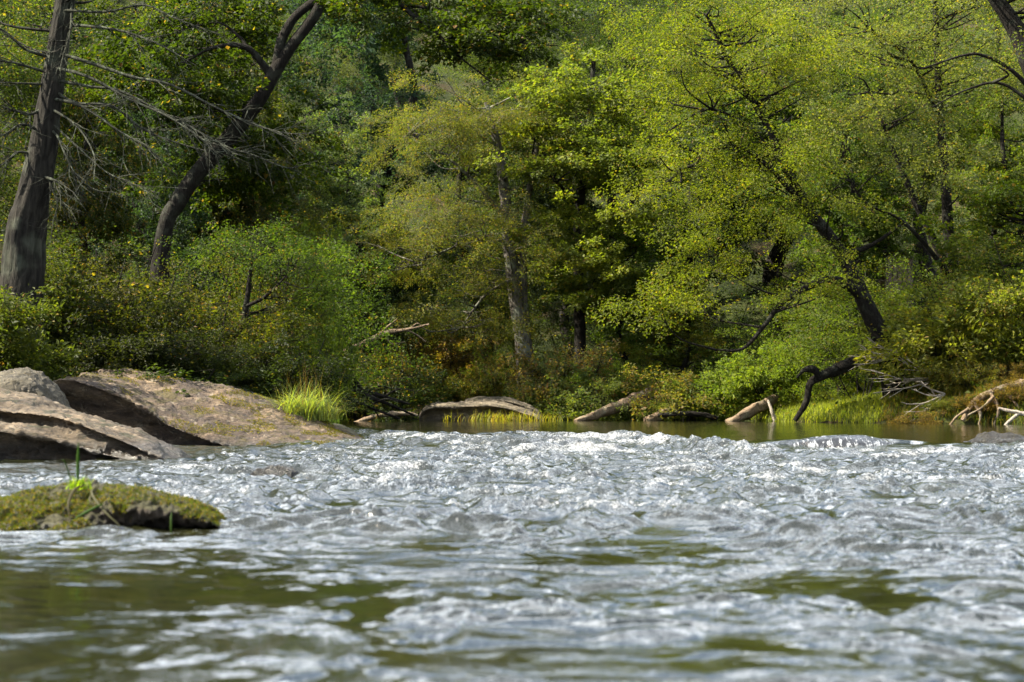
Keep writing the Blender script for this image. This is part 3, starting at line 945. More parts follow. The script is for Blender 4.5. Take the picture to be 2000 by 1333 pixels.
# leaning dark tree on the right bank
d = 54.5
b = P(1745, 720, d); b[2] = gz(b[0], d) - 0.1
make_tree('leaning_tree', b, [(b[0] + .1, d, b[2], 0.36), PT(1733, 690, d, 40), PT(1698, 610, d, 35), PT(1663, 530, d, 29), PT(1622, 465, d, 24), PT(1560, 380, d, 18), PT(1500, 250, d - .3, 13), PT(1430, 130, d - .6, 11), PT(1380, 30, d - 1, 6)],
          [EL(1440, 130, d - 1, 170, 130, 2.2), EL(1350, 330, d - 1.6, 130, 110, 2.0), EL(1500, 320, d - 1.5, 120, 110, 2.0), EL(1420, 480, d - 1.8, 130, 80, 1.8), EL(1360, 590, d - 1.5, 110, 55, 1.4), EL(1560, 520, d - 1.5, 100, 70, 1.4), EL(1690, 560, d - 1.3, 60, 60, 0.7), EL(1600, 400, d - 1.2, 90, 60, 0.8), EL(1320, 60, d, 100, 90, 2)],
          'airy', 130, 5, col4((0.125, 0.150, 0.018), 0.04), 'dark leaning tree with yellow-green leaves over the grassy right bank', 103,
          limbs=[[PT(1690, 585, d, 22), PT(1640, 550, d - .4, 19), PT(1590, 556, d - .8, 15), PT(1530, 590, d - 1, 12), PT(1490, 640, d - 1.1, 9), PT(1450, 682, d - 1.2, 7), PT(1400, 684, d - 1.2, 3)],
                 [PT(1640, 500, d, 16), PT(1700, 480, d - .3, 9), PT(1760, 440, d - .5, 5)],
                 [PT(1590, 410, d, 14), PT(1500, 290, d - .5, 10), PT(1450, 240, d - 1, 8), PT(1380, 215, d - 1.2, 5), PT(1300, 260, d - 1.4, 3)],
                 [PT(1570, 400, d, 11), PT(1470, 300, d - .9, 9), PT(1400, 290, d - 1.2, 7), PT(1330, 330, d - 1.5, 4)]], el_mean=0.1, spread=0.38, scale=0.9)
# twin trunks on the right
d = 57.5
b = P(1868, 640, d); b[2] = gz(b[0], d) - 0.1
make_tree('twin_trunk_tree', b, [(b[0], d, b[2], 0.3), PT(1862, 560, d, 30), PT(1852, 440, d, 22), PT(1842, 300, d, 19), PT(1832, 150, d, 14), PT(1826, -20, d, 10), PT(1820, -140, d, 6)],
          [EL(1700, 200, d - 1, 170, 120, 2.2), EL(1880, 130, d - 1, 150, 140, 2.2), EL(1640, 60, d - 1, 140, 100, 2.2), EL(1800, 330, d - 1.4, 170, 70, 1.6), EL(1900, -60, d, 160, 100, 2.2), EL(1650, 340, d - 1.2, 120, 70, 1.5)],
          'airy', 110, 5, col4((0.135, 0.155, 0.060), 0.05), 'pale-leaved tree with two slender dark trunks near the right edge', 104, M_BARK_D,
          limbs=[[PT(1862, 545, d - .2, 17), PT(1800, 420, d - .4, 14), PT(1768, 350, d - .5, 12), PT(1735, 270, d - .6, 8), PT(1700, 180, d - .8, 4)],
                 [PT(1860, 550, d - .3, 14), PT(1825, 500, d - .6, 10), PT(1760, 430, d - .8, 7), PT(1690, 395, d - 1, 5), PT(1640, 320, d - 1.2, 3)],
                 [PT(1838, 240, d, 10), PT(1780, 120, d - .8, 7), PT(1700, 60, d - 1, 4)]], el_mean=0.12, spread=0.42)
# big dark limb entering top right corner
d = 40
b = P(2140, 700, d); b[2] = gz(b[0], d) - 0.1
make_tree('overhanging_tree', b, [(b[0], d, b[2], 0.42), PT(2120, 500, d, 70), PT(2070, 260, d, 56), PT(2005, 100, d, 40), PT(1975, 40, d, 34), PT(1930, -20, d, 28), PT(1860, -90, d, 18)],
          [EL(1950, -60, d, 150, 60, 1.6), EL(2150, 0, d, 160, 150, 2.2), EL(1990, 120, d - 0.6, 50, 60, 0.8)], 'airy', 42, 2, col4((0.085, 0.115, 0.022), 0.10),
          'thick dark limb of an overhanging tree crossing the top right corner', 105,
          limbs=[[PT(2060, 240, d, 18), PT(1990, 150, d - .2, 9), PT(1930, 112, d - .3, 7), PT(1885, 108, d - .4, 5), PT(1800, 135, d - .6, 3)], [PT(2050, 230, d, 10), PT(1960, 165, d, 6), PT(1890, 175, d, 4), PT(1820, 210, d, 2)]], spread=0.45, scale=0.8)
# left: dark leaning forked tree
d = 44
b = P(305, 520, d); b[2] = gz(b[0], d) - 0.1
make_tree('forked_tree', b, [(b[0] - .1, d, b[2], 0.30), PT(318, 470, d, 34), PT(350, 392, d, 33), PT(400, 322, d, 33), PT(448, 268, d, 32), PT(505, 198, d, 29), PT(534, 145, d, 28), PT(566, 95, d, 24), PT(612, 35, d, 22), PT(650, -30, d, 24), PT(730, -120, d, 15)],
          [EL(400, 60, d + 1.6, 170, 80, 1.6), EL(330, 150, d + .5, 130, 80, 1.8), EL(500, 260, d + 1.6, 120, 80, 1.2), EL(640, -110, d + .5, 200, 60, 1.6), EL(420, 330, d + 1.5, 130, 60, 1.0), EL(840, 10, d - 1, 230, 55, 1.6), EL(980, 70, d - 1.2, 110, 40, 1.2)],
          'maple', 115, 5, col4((0.036, 0.056, 0.008), 0.03), 'black leaning tree with a forked trunk, arching from the left bank over the river', 106,  # crown colour lowered to deepen the upper-left canopy shade
          limbs=[[PT(540, 130, d, 22), PT(552, 75, d, 20), PT(580, 30, d, 18), PT(640, -15, d, 16), PT(700, -60, d - .5, 9)],
                 [PT(528, 148, d, 17), PT(505, 115, d - .1, 14), PT(480, 93, d - .2, 12), PT(445, 88, d - .3, 9), PT(405, 98, d - .4, 6), PT(372, 116, d - .4, 3)],
                 [PT(485, 100, d - .1, 9), PT(470, 75, d, 6), PT(425, 45, d, 4), PT(350, 60, d - .2, 3)],
                 [PT(700, -90, d - .5, 14), PT(760, -20, d - 1, 11), PT(800, 25, d - 1.2, 9), PT(850, 62, d - 1.2, 7), PT(890, 105, d - 1.4, 5), PT(960, 160, d - 1.6, 2)],
                 [PT(780, 10, d - 1, 7), PT(860, 20, d - 1.2, 6), PT(930, 50, d - 1.4, 5), PT(990, 80, d - 1.5, 3), PT(1090, 90, d - 1.5, 2)]], el_mean=0.0, spread=0.5, scale=0.85, wood=0.02)
# left: small dark tree arching over the tuft
d = 41.5
b = P(468, 745, d); b[2] = gz(b[0], d) - 0.1
make_tree('small_tree', b, [(b[0], d, b[2], 0.08), PT(470, 690, d, 13), PT(478, 620, d, 12), PT(486, 560, d, 10), PT(492, 500, d, 6)],
          [EL(560, 500, d - .5, 110, 50, 1.2), EL(640, 560, d - .3, 60, 50, 1.0), EL(480, 470, d, 90, 50, 1.2), EL(560, 640, d + 1.0, 90, 60, 0.8)],
          'airy', 62, 3, col4((0.055, 0.090, 0.016), 0.04), 'small black-stemmed tree arching right over the brown slab', 107,
          limbs=[[PT(476, 600, d, 8), PT(510, 585, d - .2, 7), PT(540, 560, d - .3, 5), PT(575, 520, d - .5, 3)]], scale=0.6, spread=0.5, wood=0.015)
# left: the big grey trunk with bare drooping branches
d = 37
b = P(35, 520, d); b[2] = gz(b[0], d) - 0.1
T0 = [(b[0], d, b[2], 0.46), PT(48, 480, d, 80), PT(62, 400, d, 68), PT(80, 310, d, 58), PT(94, 230, d, 50), PT(110, 120, d, 43), PT(128, 0, d, 38), PT(150, -150, d, 36)]
gt = make_tree('grey_tree', b, T0, [EL(150, -90, d, 220, 70, 2.4), EL(-40, 60, d + 1, 90, 110, 1.5), EL(100, 90, d - .4, 40, 30, 0.4)], 'airy', 40, 3, col4((0.07, 0.095, 0.02), 0.08),
               'thick grey trunk with bare lichened branches at the left edge', 108, M_BARK_K, sides=56, scale=0.75)
rb = np.random.default_rng(55)
BR = [[(100, 100), (180, 120), (260, 150), (330, 170), (420, 205), (500, 240), (560, 262), (610, 265)],
      [(95, 155), (180, 170), (240, 180), (340, 235), (400, 270), (450, 290), (500, 300), (560, 325), (600, 318)],
      [(95, 170), (150, 195), (220, 210), (290, 260), (400, 290), (470, 300), (500, 302)],
      [(95, 130), (170, 150), (250, 190), (330, 230), (400, 270), (440, 290)],
      [(90, 190), (160, 215), (230, 260), (280, 285), (330, 325)],
      [(95, 250), (110, 262), (125, 300), (150, 340), (190, 370), (232, 375)],
      [(75, 345), (95, 350), (105, 380), (112, 400), (105, 425)], [(85, 345), (110, 355), (130, 372)],
      [(110, 20), (200, 18), (280, 12), (340, 40), (430, 70)], [(140, 50), (220, 55), (300, 80), (380, 130)],
      [(100, 240), (150, 290), (200, 330), (240, 350), (300, 380)],
      [(90, 110), (50, 95), (10, 65), (-30, 40)], [(85, 140), (30, 125), (-10, 115), (-60, 100)], [(80, 215), (55, 228), (30, 220), (5, 205)],
      [(60, 300), (30, 300), (0, 320), (-40, 330)], [(75, 255), (40, 250), (0, 265), (-50, 270)], [(80, 165), (40, 165), (-20, 160)],
      [(140, 5), (133, 60), (120, 120), (118, 138)], [(95, 210), (150, 250), (180, 300), (185, 350)]]
for i, pl in enumerate(BR):
    n_ = len(pl)
    q = Q()
    dd_ = d - 0.3 - rb.uniform(0, 1.2)
    w0 = rb.uniform(5.0, 7.5) if i > 4 else rb.uniform(6.5, 8.5)
    pts = [(*P(x_ + (0 if k == 0 else rb.normal(0, 3)), y_ + (0 if k == 0 else rb.normal(0, 3)), d - 0.1 + (dd_ - d) * k / max(1, n_ - 1)), (w0 * (1 - 0.8 * k / (n_ - 1))) * 0.5 * d / FPX) for k, (x_, y_) in enumerate(pl)]
    ln = smooth_line(pts, 6)
    q.tube(ln[:, :3], ln[:, 3], 5, 0.25, i)
    for k in range(int(len(ln) * 0.9)):
        j = rb.integers(len(ln) // 4, len(ln) - 1)
        dirv = ln[min(j + 1, len(ln) - 1), :3] - ln[j, :3]
        dirv = dirv / (np.linalg.norm(dirv) + 1e-9)
        L_ = rb.uniform(0.2, 0.95)
        v = dirv * 0.9 + rb.normal(0, 0.45, 3) + np.array((0, 0, -0.1))
        v = v / np.linalg.norm(v)
        p0 = ln[j, :3]
        p1 = p0 + v * L_ * 0.5 + rb.normal(0, 0.03, 3)
        p2 = p0 + v * L_ + rb.normal(0, 0.08, 3) - np.array((0, 0, 0.05))
        r0 = min(ln[j, 3] * 0.6, 0.012)
        q.tube(np.array([p0, p1, p2]), np.array((r0, r0 * 0.7, 0.003)), 3)
        for _ in range(2):
            v2 = v * 0.7 + rb.normal(0, 0.5, 3)
            q.tube(np.array([p1, p1 + v2 * L_ * 0.25, p1 + v2 * L_ * 0.45 + rb.normal(0, .03, 3)]), np.array((r0 * .5, r0 * .4, 0.002)), 3)
    q.obj('branch', M_LICH, gt, origin=b)

# ---- prototype trees for the woods -------------------------------------------
def proto(name, style, h, w, clusters, per, seed, label, scale=1.0, bark=M_BARK_D, low=0.25, cat='tree'):
    """A tree standing at the origin; copied for every similar tree of the wood."""
    r = np.random.default_rng(seed)
    pts, x_, y_ = [], 0.0, 0.0
    for k in range(6):
        t = k / 5
        pts.append((x_, y_, h * 0.92 * t, (0.022 * h) * (1 - 0.85 * t) + 0.02))
        x_ += r.normal(0, 0.03 * h); y_ += r.normal(0, 0.03 * h)
    E = []
    for k in range(6):
        a = r.uniform(0, 6.28); rr = w * r.uniform(0.1, 0.5)
        z = h * (low + 0.1 + (0.85 - low) * (k + 0.5) / 6)
        ww = w * (0.75 - 0.35 * abs((k + 0.5) / 6 - 0.4))
        E.append((rr * math.cos(a), rr * math.sin(a), z, ww * 0.75, ww * 0.75, h * 0.13))
    return make_tree(name, (0, 0, 0), pts, E, style, clusters, per, (0.08, 0.1, 0.03, 0.02), label, seed, bark, cat, scale=scale, spread=0.5 * scale, wood=0.04)

def bush_proto(name, style, w, h, clusters, per, seed, scale=1.0, stems=7, bark=M_BARK_D):
    r = np.random.default_rng(seed)
    root = empty(name, (0, 0, 0), '', 'bush')
    lq, wq, sq = Q(), Q(), Q()
    allp = []
    for k in range(stems):
        a = r.uniform(0, 6.28)
        tip = np.array((math.cos(a) * w * 0.35, math.sin(a) * w * 0.35, h * r.uniform(0.6, 0.95)))
        ln = smooth_line([(0.1 * math.cos(a), 0.1 * math.sin(a), -0.1), tip * 0.5 + r.normal(0, .08, 3), tip], 5)
        sq.tube(ln, np.linspace(0.022, 0.008, len(ln)), 4)
        allp.append(ln)
    E = [(0, 0, h * 0.45, w * 0.42, w * 0.42, h * 0.42)] + [(math.cos(a) * w * 0.28, math.sin(a) * w * 0.28, h * z, w * 0.25, w * 0.25, h * 0.22) for a, z in zip(r.uniform(0, 6.28, 6), r.uniform(0.25, 0.8, 6))]
    fill_crown(lq, wq, E, style, clusters, per, r, np.vstack(allp), 0.3 * scale, 0.008, 0.3, 0.4, scale)
    lq.obj('foliage', M_LEAF, root, smooth=False)
    wq.V += sq.V; wq.F += [f + wq.n for f in []]
    sq.obj('stems', bark, root)['kind'] = 'stuff'
    wobj = wq
    wq.V = wq.V[:len(wq.F)]
    wq.obj('twigs', bark, root)['kind'] = 'stuff'
    return root

PROTO = {
    'round': proto('tree', 'maple', 13, 4.6, 70, 5, 201, 'x', 1.25),
    'tall': proto('tree', 'airy', 16, 4.2, 80, 5, 202, 'x', 1.35),
    'glossy': proto('tree', 'glossy', 15, 5.0, 90, 6, 203, 'x', 1.25, low=0.1),
    'fine': proto('tree', 'fine', 12, 4.2, 70, 5, 204, 'x', 1.3),
    'young': proto('young_tree', 'maple', 7, 2.6, 42, 5, 205, 'x', 0.85, low=0.2),
    'bush': bush_proto('bush', 'bush', 2.6, 1.9, 60, 3, 301),
    'leafy': bush_proto('bush', 'bigbush', 2.8, 2.4, 60, 3, 302, 1.0),
    'thin': bush_proto('bush', 'bush', 2.4, 1.6, 34, 2, 303, 1.0, 16, M_BARK_D),
    'mapbush': bush_proto('bush', 'airy', 3.2, 3.0, 55, 2, 304, 0.7),
}
USED = set()
TCOUNT = [0]
def put(kind, px, d, size, color, label, group=None, top=None, rz=None, sx=1.0, dz=0.0, name=None):
    """Stand a tree or bush of a kind at pixel column px and distance d; size is a factor, or top gives the pixel row of its top."""
    TCOUNT[0] += 1
    rr = np.random.default_rng(900 + TCOUNT[0])
    x_ = P(px, 700, d)[0]
    z_ = gz(x_, d) - 0.05 + dz
    hh = {'round': 13, 'tall': 16, 'glossy': 15, 'fine': 12, 'young': 7, 'bush': 2.0, 'leafy': 2.5, 'thin': 1.7, 'mapbush': 3.1}[kind]
    if top is not None:
        size = max(0.2, (P(px, top, d)[2] - z_) / hh)
    pr = PROTO[kind]
    if kind in ('bush', 'leafy', 'thin', 'mapbush') and size > 1.0: sx *= size ** -0.75
    rz = rr.uniform(0, 6.28) if rz is None else rz
    sc = (size * sx, size * sx, size)
    if kind in USED:
        o = copy_tree(pr, (x_, d, z_), rz, sc, label, group, color)
        if group is None and 'group' in o: del o['group']
    else:
        USED.add(kind)
        o = pr
        o.location = (x_, d, z_); o.rotation_euler = (0, 0, rz); o.scale = sc
        o['label'] = label
        if group: o['group'] = group
        for c in o.children: c.color = color
        o.color = color
    if name: o.name = name
    return o

# mid-ground trees (single ones, each with what sets it apart)
put('glossy', 735, 79, 1, col4((0.034, 0.064, 0.048)), 'large dark blue-green glossy-leaved tree high behind the olive tree', top=-120, sx=0.95)
put('round', 660, 71, 1, col4((0.105, 0.145, 0.060), 0.02), 'pale green rounded tree left of the olive tree, above the dead branch', top=205, sx=0.8)
put('glossy', 300, 62, 1, col4((0.030, 0.055, 0.032)), 'dark glossy tree seen through the bare grey branches', top=60, sx=0.8)
put('fine', 505, 68, 1, col4((0.06, 0.07, 0.026), 0.06), 'dull olive tree behind the black forked trunk', top=170, sx=0.8)
put('tall', 60, 54, 1, col4((0.036, 0.052, 0.014), 0.05), 'mid-green tree behind the thick grey trunk', top=-90)  # canopy shade included in the lowered leaf colour
put('round', 440, 67, 1, col4((0.048, 0.064, 0.011), 0.06), 'shade-darkened green tree behind the crook of the forked tree', top=40, sx=0.75)  # leaf colour lowered to paint in the upper-left shade
put('round', 180, 52, 1, col4((0.036, 0.050, 0.012), 0.12), 'shade-darkened green tree between the grey trunk and the forked tree', top=150, sx=0.6)  # leaves painted darker for the shade on the left
put('tall', 1020, 84, 1, col4((0.060, 0.085, 0.030), 0.02), 'tall green tree rising behind the gap between olive tree and maple', top=-90)
put('tall', 1215, 86, 1, col4((0.055, 0.085, 0.030), 0.02), 'tall dull green tree behind the bright maple', top=-60, bark=None) if False else put('tall', 1215, 86, 1, col4((0.055, 0.085, 0.030), 0.02), 'tall dull green tree behind the bright maple', top=-60)
put('tall', 1340, 76, 1, col4(G_MID, 0.04), 'green tree behind the yellow crown of the leaning tree', top=-40, sx=0.9)
put('round', 1540, 72, 1, col4((0.075, 0.11, 0.03), 0.04), 'green tree between the leaning tree and the twin trunks', top=-30)
put('round', 1940, 66, 1, col4((0.09, 0.12, 0.02), 0.06), 'yellow-green tree behind the twin trunks at the right edge', top=140, sx=0.9)
put('fine', 1745, 70, 1, col4(G_MID, 0.03), 'fine-leaved green tree behind the pale twin-trunk crown', top=-20)
put('tall', -280, 46, 1, col4((0.045, 0.07, 0.02), 0.04), 'unseen tree added beyond the left edge to shade the left bank', top=60, sx=0.9)  # out of view, added so its shadow falls on the left bushes
put('round', -190, 43, 1, col4((0.05, 0.08, 0.02), 0.04), 'rounded unseen tree added beyond the left edge to shade the left bank', top=170, sx=0.8)  # second unseen tree, added to shade the left undergrowth
put('tall', -60, 50, 1, col4((0.05, 0.075, 0.02), 0.06), 'shaded tree left of the thick grey trunk, cut by the left edge', top=-160, sx=0.8)
put('round', 120, 66, 1, col4((0.035, 0.052, 0.014), 0.04), 'green tree filling the gap just right of the thick grey trunk', top=-60, sx=0.9)  # dark leaf colour carries the shade of the upper-left wood
put('fine', 380, 74, 1, col4((0.045, 0.06, 0.022), 0.02), 'dull green tree beyond the tips of the bare branches', top=60)
put('tall', 500, 82, 1, col4((0.06, 0.085, 0.04), 0.01), 'pale bluish tree behind the fork of the black trunk', top=-60)
put('tall', 1820, 74, 1, col4((0.065, 0.1, 0.025), 0.02), 'green tree right behind the upper twin trunks', top=-80)
put('round', 1660, 66, 1, col4((0.07, 0.11, 0.02), 0.03), 'green tree filling the space behind the leaning trunk', top=200, sx=0.8)
put('young', 1230, 65.5, 1, col4((0.07, 0.11, 0.02), 0.03), 'slim young tree with a pale stem right of the maple', top=430, sx=0.8)
put('young', 1330, 64, 1, col4(G_YELL, 0.15), 'slim yellow-tinged young tree left of the arching limb', top=520, sx=1.0)
put('young', 1640, 60, 1, col4((0.10, 0.13, 0.02), 0.03), 'bright young tree behind the leaning trunk', top=520, sx=1.2)
put('young', 1960, 56, 1, col4((0.085, 0.12, 0.02), 0.06), 'leafy young tree at the right edge, above the root wad', top=330, sx=1.0)
put('young', 735, 67, 1, col4((0.045, 0.07, 0.03), 0.02), 'dark young tree in shade left of the olive tree', top=420, sx=0.8)
put('young', 640, 66, 1, col4((0.07, 0.11, 0.03), 0.02), 'pale young tree behind the arching small tree', top=440, sx=0.9)

# wooded hillside behind
SECT = [(-300, 330, 'left', 'bluish green tree on the far hillside, seen between the bare grey branches'), (330, 1000, 'mid', 'dark hillside tree beyond the olive tree, only its top showing'),
        (1000, 1500, 'right', 'hillside tree beyond the lime-green maple, only its top showing'), (1500, 2350, 'far right', 'hillside tree beyond the pale twin-trunk tree')]
hr = np.random.default_rng(77)
cols_h = [(0.045, 0.07, 0.035), (0.055, 0.08, 0.03), (0.04, 0.06, 0.03), (0.07, 0.09, 0.03), (0.06, 0.085, 0.04)]
for row, (dd, tp) in enumerate(((98, -140), (84, 20), (122, -160), (74, 220), (108, -60))):
    for px_ in np.arange(-250 + 60 * row, 2300, 200 if dd < 110 else 230):
        px2 = px_ + hr.uniform(-50, 50)
        d2 = dd + hr.uniform(-4, 4)
        if dd < 90 and 560 < px2 < 900: continue
        lab = [s for s in SECT if s[0] <= px2 < s[1]][:1] or [SECT[-1]]
        c = tuple(0.85 * v_ for v_ in cols_h[hr.integers(5)])
        put(['tall', 'round', 'glossy', 'fine', 'tall'][hr.integers(5)], px2, d2, 1, col4(c, hr.uniform(0, 0.05)), lab[0][3], 'trees of the far hillside, ' + lab[0][2], top=tp + hr.uniform(-60, 60), sx=hr.uniform(0.85, 1.1))

# ---- bushes: (kind, px, d, top row, width factor, colour, turned share, label)
BUSHES = [
    ('leafy', -25, 34.0, 560, 0.9, (0.095, 0.12, 0.025), 0.03, 'light green large-leaved bush at the left edge above the lichened boulder'),
    ('leafy', 105, 38.2, 555, 0.9, (0.075, 0.10, 0.025), 0.08, 'bush with pinkish tips above the left end of the brown slab'),
    ('mapbush', 10, 38, 450, 1.0, (0.07, 0.09, 0.016), 0.08, 'bright bush at the foot of the thick grey trunk'),
    ('bush', 120, 40, 470, 1.3, (0.055, 0.06, 0.015), 0.12, 'reddish-flecked bush right of the foot of the grey trunk'),
    ('bush', 230, 39.5, 500, 1.2, (0.048, 0.06, 0.015), 0.12, 'dull green bush below the bare branches'),
    ('mapbush', 320, 41, 480, 0.9, (0.085, 0.09, 0.022), 0.10, 'pale yellowish bush at the foot of the forked tree'),
    ('bush', 390, 40.5, 540, 1.1, (0.075, 0.09, 0.018), 0.16, 'yellow-flecked bush between forked tree and small black-stemmed tree'),
    ('mapbush', 480, 45, 400, 0.9, (0.115, 0.125, 0.014), 0.14, 'golden-green bush lit behind the forked trunk'),
    ('leafy', 600, 46, 440, 0.42, (0.11, 0.15, 0.03), 0.0, 'arching bush with a bright sunlit top at the end of the left bank'),
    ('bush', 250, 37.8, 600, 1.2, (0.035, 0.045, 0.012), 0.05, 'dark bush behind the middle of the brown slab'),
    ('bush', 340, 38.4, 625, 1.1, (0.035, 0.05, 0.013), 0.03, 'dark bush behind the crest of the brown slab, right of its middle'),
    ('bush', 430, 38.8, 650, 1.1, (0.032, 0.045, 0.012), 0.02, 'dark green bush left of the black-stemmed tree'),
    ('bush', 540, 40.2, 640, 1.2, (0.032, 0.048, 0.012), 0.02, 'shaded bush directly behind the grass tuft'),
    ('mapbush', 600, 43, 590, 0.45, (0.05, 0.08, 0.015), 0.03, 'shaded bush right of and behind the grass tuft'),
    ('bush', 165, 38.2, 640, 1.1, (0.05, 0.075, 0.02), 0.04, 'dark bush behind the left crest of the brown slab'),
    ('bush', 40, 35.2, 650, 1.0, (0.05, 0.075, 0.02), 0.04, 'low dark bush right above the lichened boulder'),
    ('thin', 700, 60, 660, 0.9, (0.06, 0.075, 0.02), 0.3, 'brownish thin bush around the dead branch'),
    ('bush', 735, 60.5, 670, 1.3, (0.045, 0.065, 0.02), 0.12, 'dark bush tangled in the brushwood pile'),
    ('bush', 810, 67, 625, 1.3, (0.10, 0.085, 0.025), 0.65, 'orange-brown shrub left of the pale rock'),
    ('bush', 890, 67, 640, 1.3, (0.095, 0.085, 0.025), 0.55, 'rusty shrub behind the pale rock'),
    ('bush', 830, 64.8, 715, 0.9, (0.05, 0.08, 0.02), 0.05, 'green shrub above the left end of the pale rock'),
    ('bush', 920, 65.2, 705, 0.9, (0.08, 0.095, 0.02), 0.25, 'rust-tinged shrub above the pale rock'),
    ('mapbush', 975, 65, 655, 0.8, (0.075, 0.11, 0.02), 0.05, 'green shrub at the foot of the double trunk'),
    ('leafy', 1085, 63.2, 695, 0.9, (0.105, 0.135, 0.06), 0.0, 'grey-green drooping bush right of the pale rock'),
    ('thin', 1130, 63, 665, 1.2, (0.09, 0.085, 0.05), 0.4, 'bare twiggy grey-brown bush on the far bank'),
    ('bush', 1130, 61.6, 720, 1.1, (0.095, 0.12, 0.04), 0.04, 'round green bush at the water left of the pale log'),
    ('bush', 1200, 63, 690, 1.0, (0.08, 0.12, 0.025), 0.04, 'bright green bush behind the pale log'),
    ('mapbush', 1270, 64, 670, 0.9, (0.09, 0.125, 0.02), 0.10, 'yellow-green bush above the pale log'),
    ('thin', 1330, 60.5, 712, 1.2, (0.085, 0.09, 0.03), 0.3, 'straggly brownish bush over the butt of the pale log'),
    ('bush', 1345, 61.2, 735, 1.0, (0.095, 0.12, 0.035), 0.05, 'dark-based bush above the thin dark log'),
    ('leafy', 1420, 60.2, 690, 0.9, (0.09, 0.125, 0.025), 0.02, 'light green bush at the edge of the grassy bank'),
    ('leafy', 1500, 59.5, 665, 0.9, (0.10, 0.135, 0.025), 0.02, 'sunlit bush behind the crooked fallen limb'),
    ('mapbush', 1585, 58.5, 640, 0.9, (0.095, 0.135, 0.022), 0.03, 'yellow-green bush above the bright grass'),
    ('mapbush', 1470, 63, 590, 1.1, (0.085, 0.12, 0.03), 0.03, 'pale bush below the arching limb'),
    ('mapbush', 1590, 62, 560, 1.0, (0.09, 0.13, 0.025), 0.03, 'bright bush left of the leaning trunk'),
    ('leafy', 1830, 53.6, 585, 1.0, (0.17, 0.18, 0.04), 0.06, 'yellow-green large-leaved bush right of the leaning trunk foot'),
    ('leafy', 1890, 54.2, 545, 1.0, (0.15, 0.17, 0.035), 0.06, 'yellowish bush below the twin trunks'),
    ('leafy', 1950, 52.8, 540, 1.0, (0.14, 0.16, 0.035), 0.08, 'bright bush at the right edge, below the twin trunks'),
    ('mapbush', 1800, 57, 500, 1.0, (0.11, 0.145, 0.02), 0.04, 'lime bush behind the leaning trunk, left of the twin trunks'),
    ('mapbush', 1930, 55.5, 460, 1.0, (0.10, 0.125, 0.025), 0.15, 'orange-flecked bush right of the twin trunks'),
    ('mapbush', 2030, 53, 420, 1.1, (0.10, 0.125, 0.02), 0.12, 'tall bush cut by the right edge'),
    ('bush', 1900, 51.8, 690, 1.2, (0.09, 0.10, 0.025), 0.20, 'low bush on top of the root wad'),
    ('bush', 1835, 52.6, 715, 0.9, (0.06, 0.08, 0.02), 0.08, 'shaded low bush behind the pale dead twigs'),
    ('bush', 1985, 51.4, 700, 0.9, (0.10, 0.085, 0.03), 0.45, 'brown-tinged low bush at the right edge beside the roots'),
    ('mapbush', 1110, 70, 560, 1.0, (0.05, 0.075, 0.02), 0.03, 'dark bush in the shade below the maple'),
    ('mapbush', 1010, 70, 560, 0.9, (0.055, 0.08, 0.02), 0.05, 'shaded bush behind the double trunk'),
    ('bush', 1298, 62.2, 735, 0.9, (0.10, 0.125, 0.035), 0.1, 'small green bush over the upper end of the pale log'),
    ('bush', 1905, 50.5, 762, 1.3, (0.09, 0.065, 0.025), 0.5, 'rusty low plants hanging over the left part of the root tangle'),
    ('bush', 1972, 50.3, 735, 1.3, (0.09, 0.075, 0.025), 0.45, 'rusty low plants hanging over the roots at the right edge'),
    ('bush', 1790, 50.9, 795, 1.6, (0.09, 0.075, 0.035), 0.4, 'straw-brown low plants at the water below the pale twigs'),
    ('bush', 1855, 51.0, 770, 1.4, (0.09, 0.11, 0.03), 0.15, 'green low plants between the pale twigs and the root tangle'),
    ('mapbush', 1700, 60, 470, 1.4, (0.09, 0.13, 0.02), 0.03, 'bright bush seen between the leaning trunk and the shed'),
    ('mapbush', 1680, 57.5, 560, 1.2, (0.085, 0.12, 0.02), 0.03, 'bush in the fork between leaning trunk and upper right limb'),
    ('mapbush', 1390, 66, 540, 1.4, (0.075, 0.11, 0.03), 0.02, 'grey-green bush below the tips of the arching limb'),
    ('mapbush', 1290, 68, 580, 1.4, (0.06, 0.095, 0.025), 0.02, 'dull bush under the right boughs of the maple'),
    ('mapbush', 560, 48, 470, 1.3, (0.075, 0.115, 0.02), 0.04, 'green bush between the golden bush and the bright arching bush'),
    ('mapbush', 400, 46, 460, 1.3, (0.07, 0.10, 0.02), 0.08, 'green bush hiding the lower right side of the forked trunk'),
    ('mapbush', 200, 43, 440, 1.3, (0.06, 0.085, 0.02), 0.06, 'tall shaded bush between grey trunk and forked trunk'),
    ('mapbush', 700, 66, 520, 1.4, (0.05, 0.08, 0.03), 0.02, 'blue-green thicket above the dead branch'),
    ('mapbush', 900, 70, 560, 1.4, (0.065, 0.085, 0.025), 0.08, 'olive thicket on the slope above the pale rock'),
    ('bush', 290, 37.0, 700, 1.6, (0.045, 0.07, 0.018), 0.02, 'knee-high dark bush touching the crest of the brown slab'),
    ('bush', 400, 37.9, 715, 1.6, (0.04, 0.065, 0.018), 0.02, 'knee-high dark bush behind the thin mossy slab'),
    ('bush', 700, 60.8, 745, 1.3, (0.045, 0.065, 0.02), 0.04, 'low dark bush at the water beside the brushwood'),
    ('mapbush', 800, 74, 540, 1.2, (0.05, 0.08, 0.025), 0.02, 'dark green thicket on the slope left of the olive tree'),
]
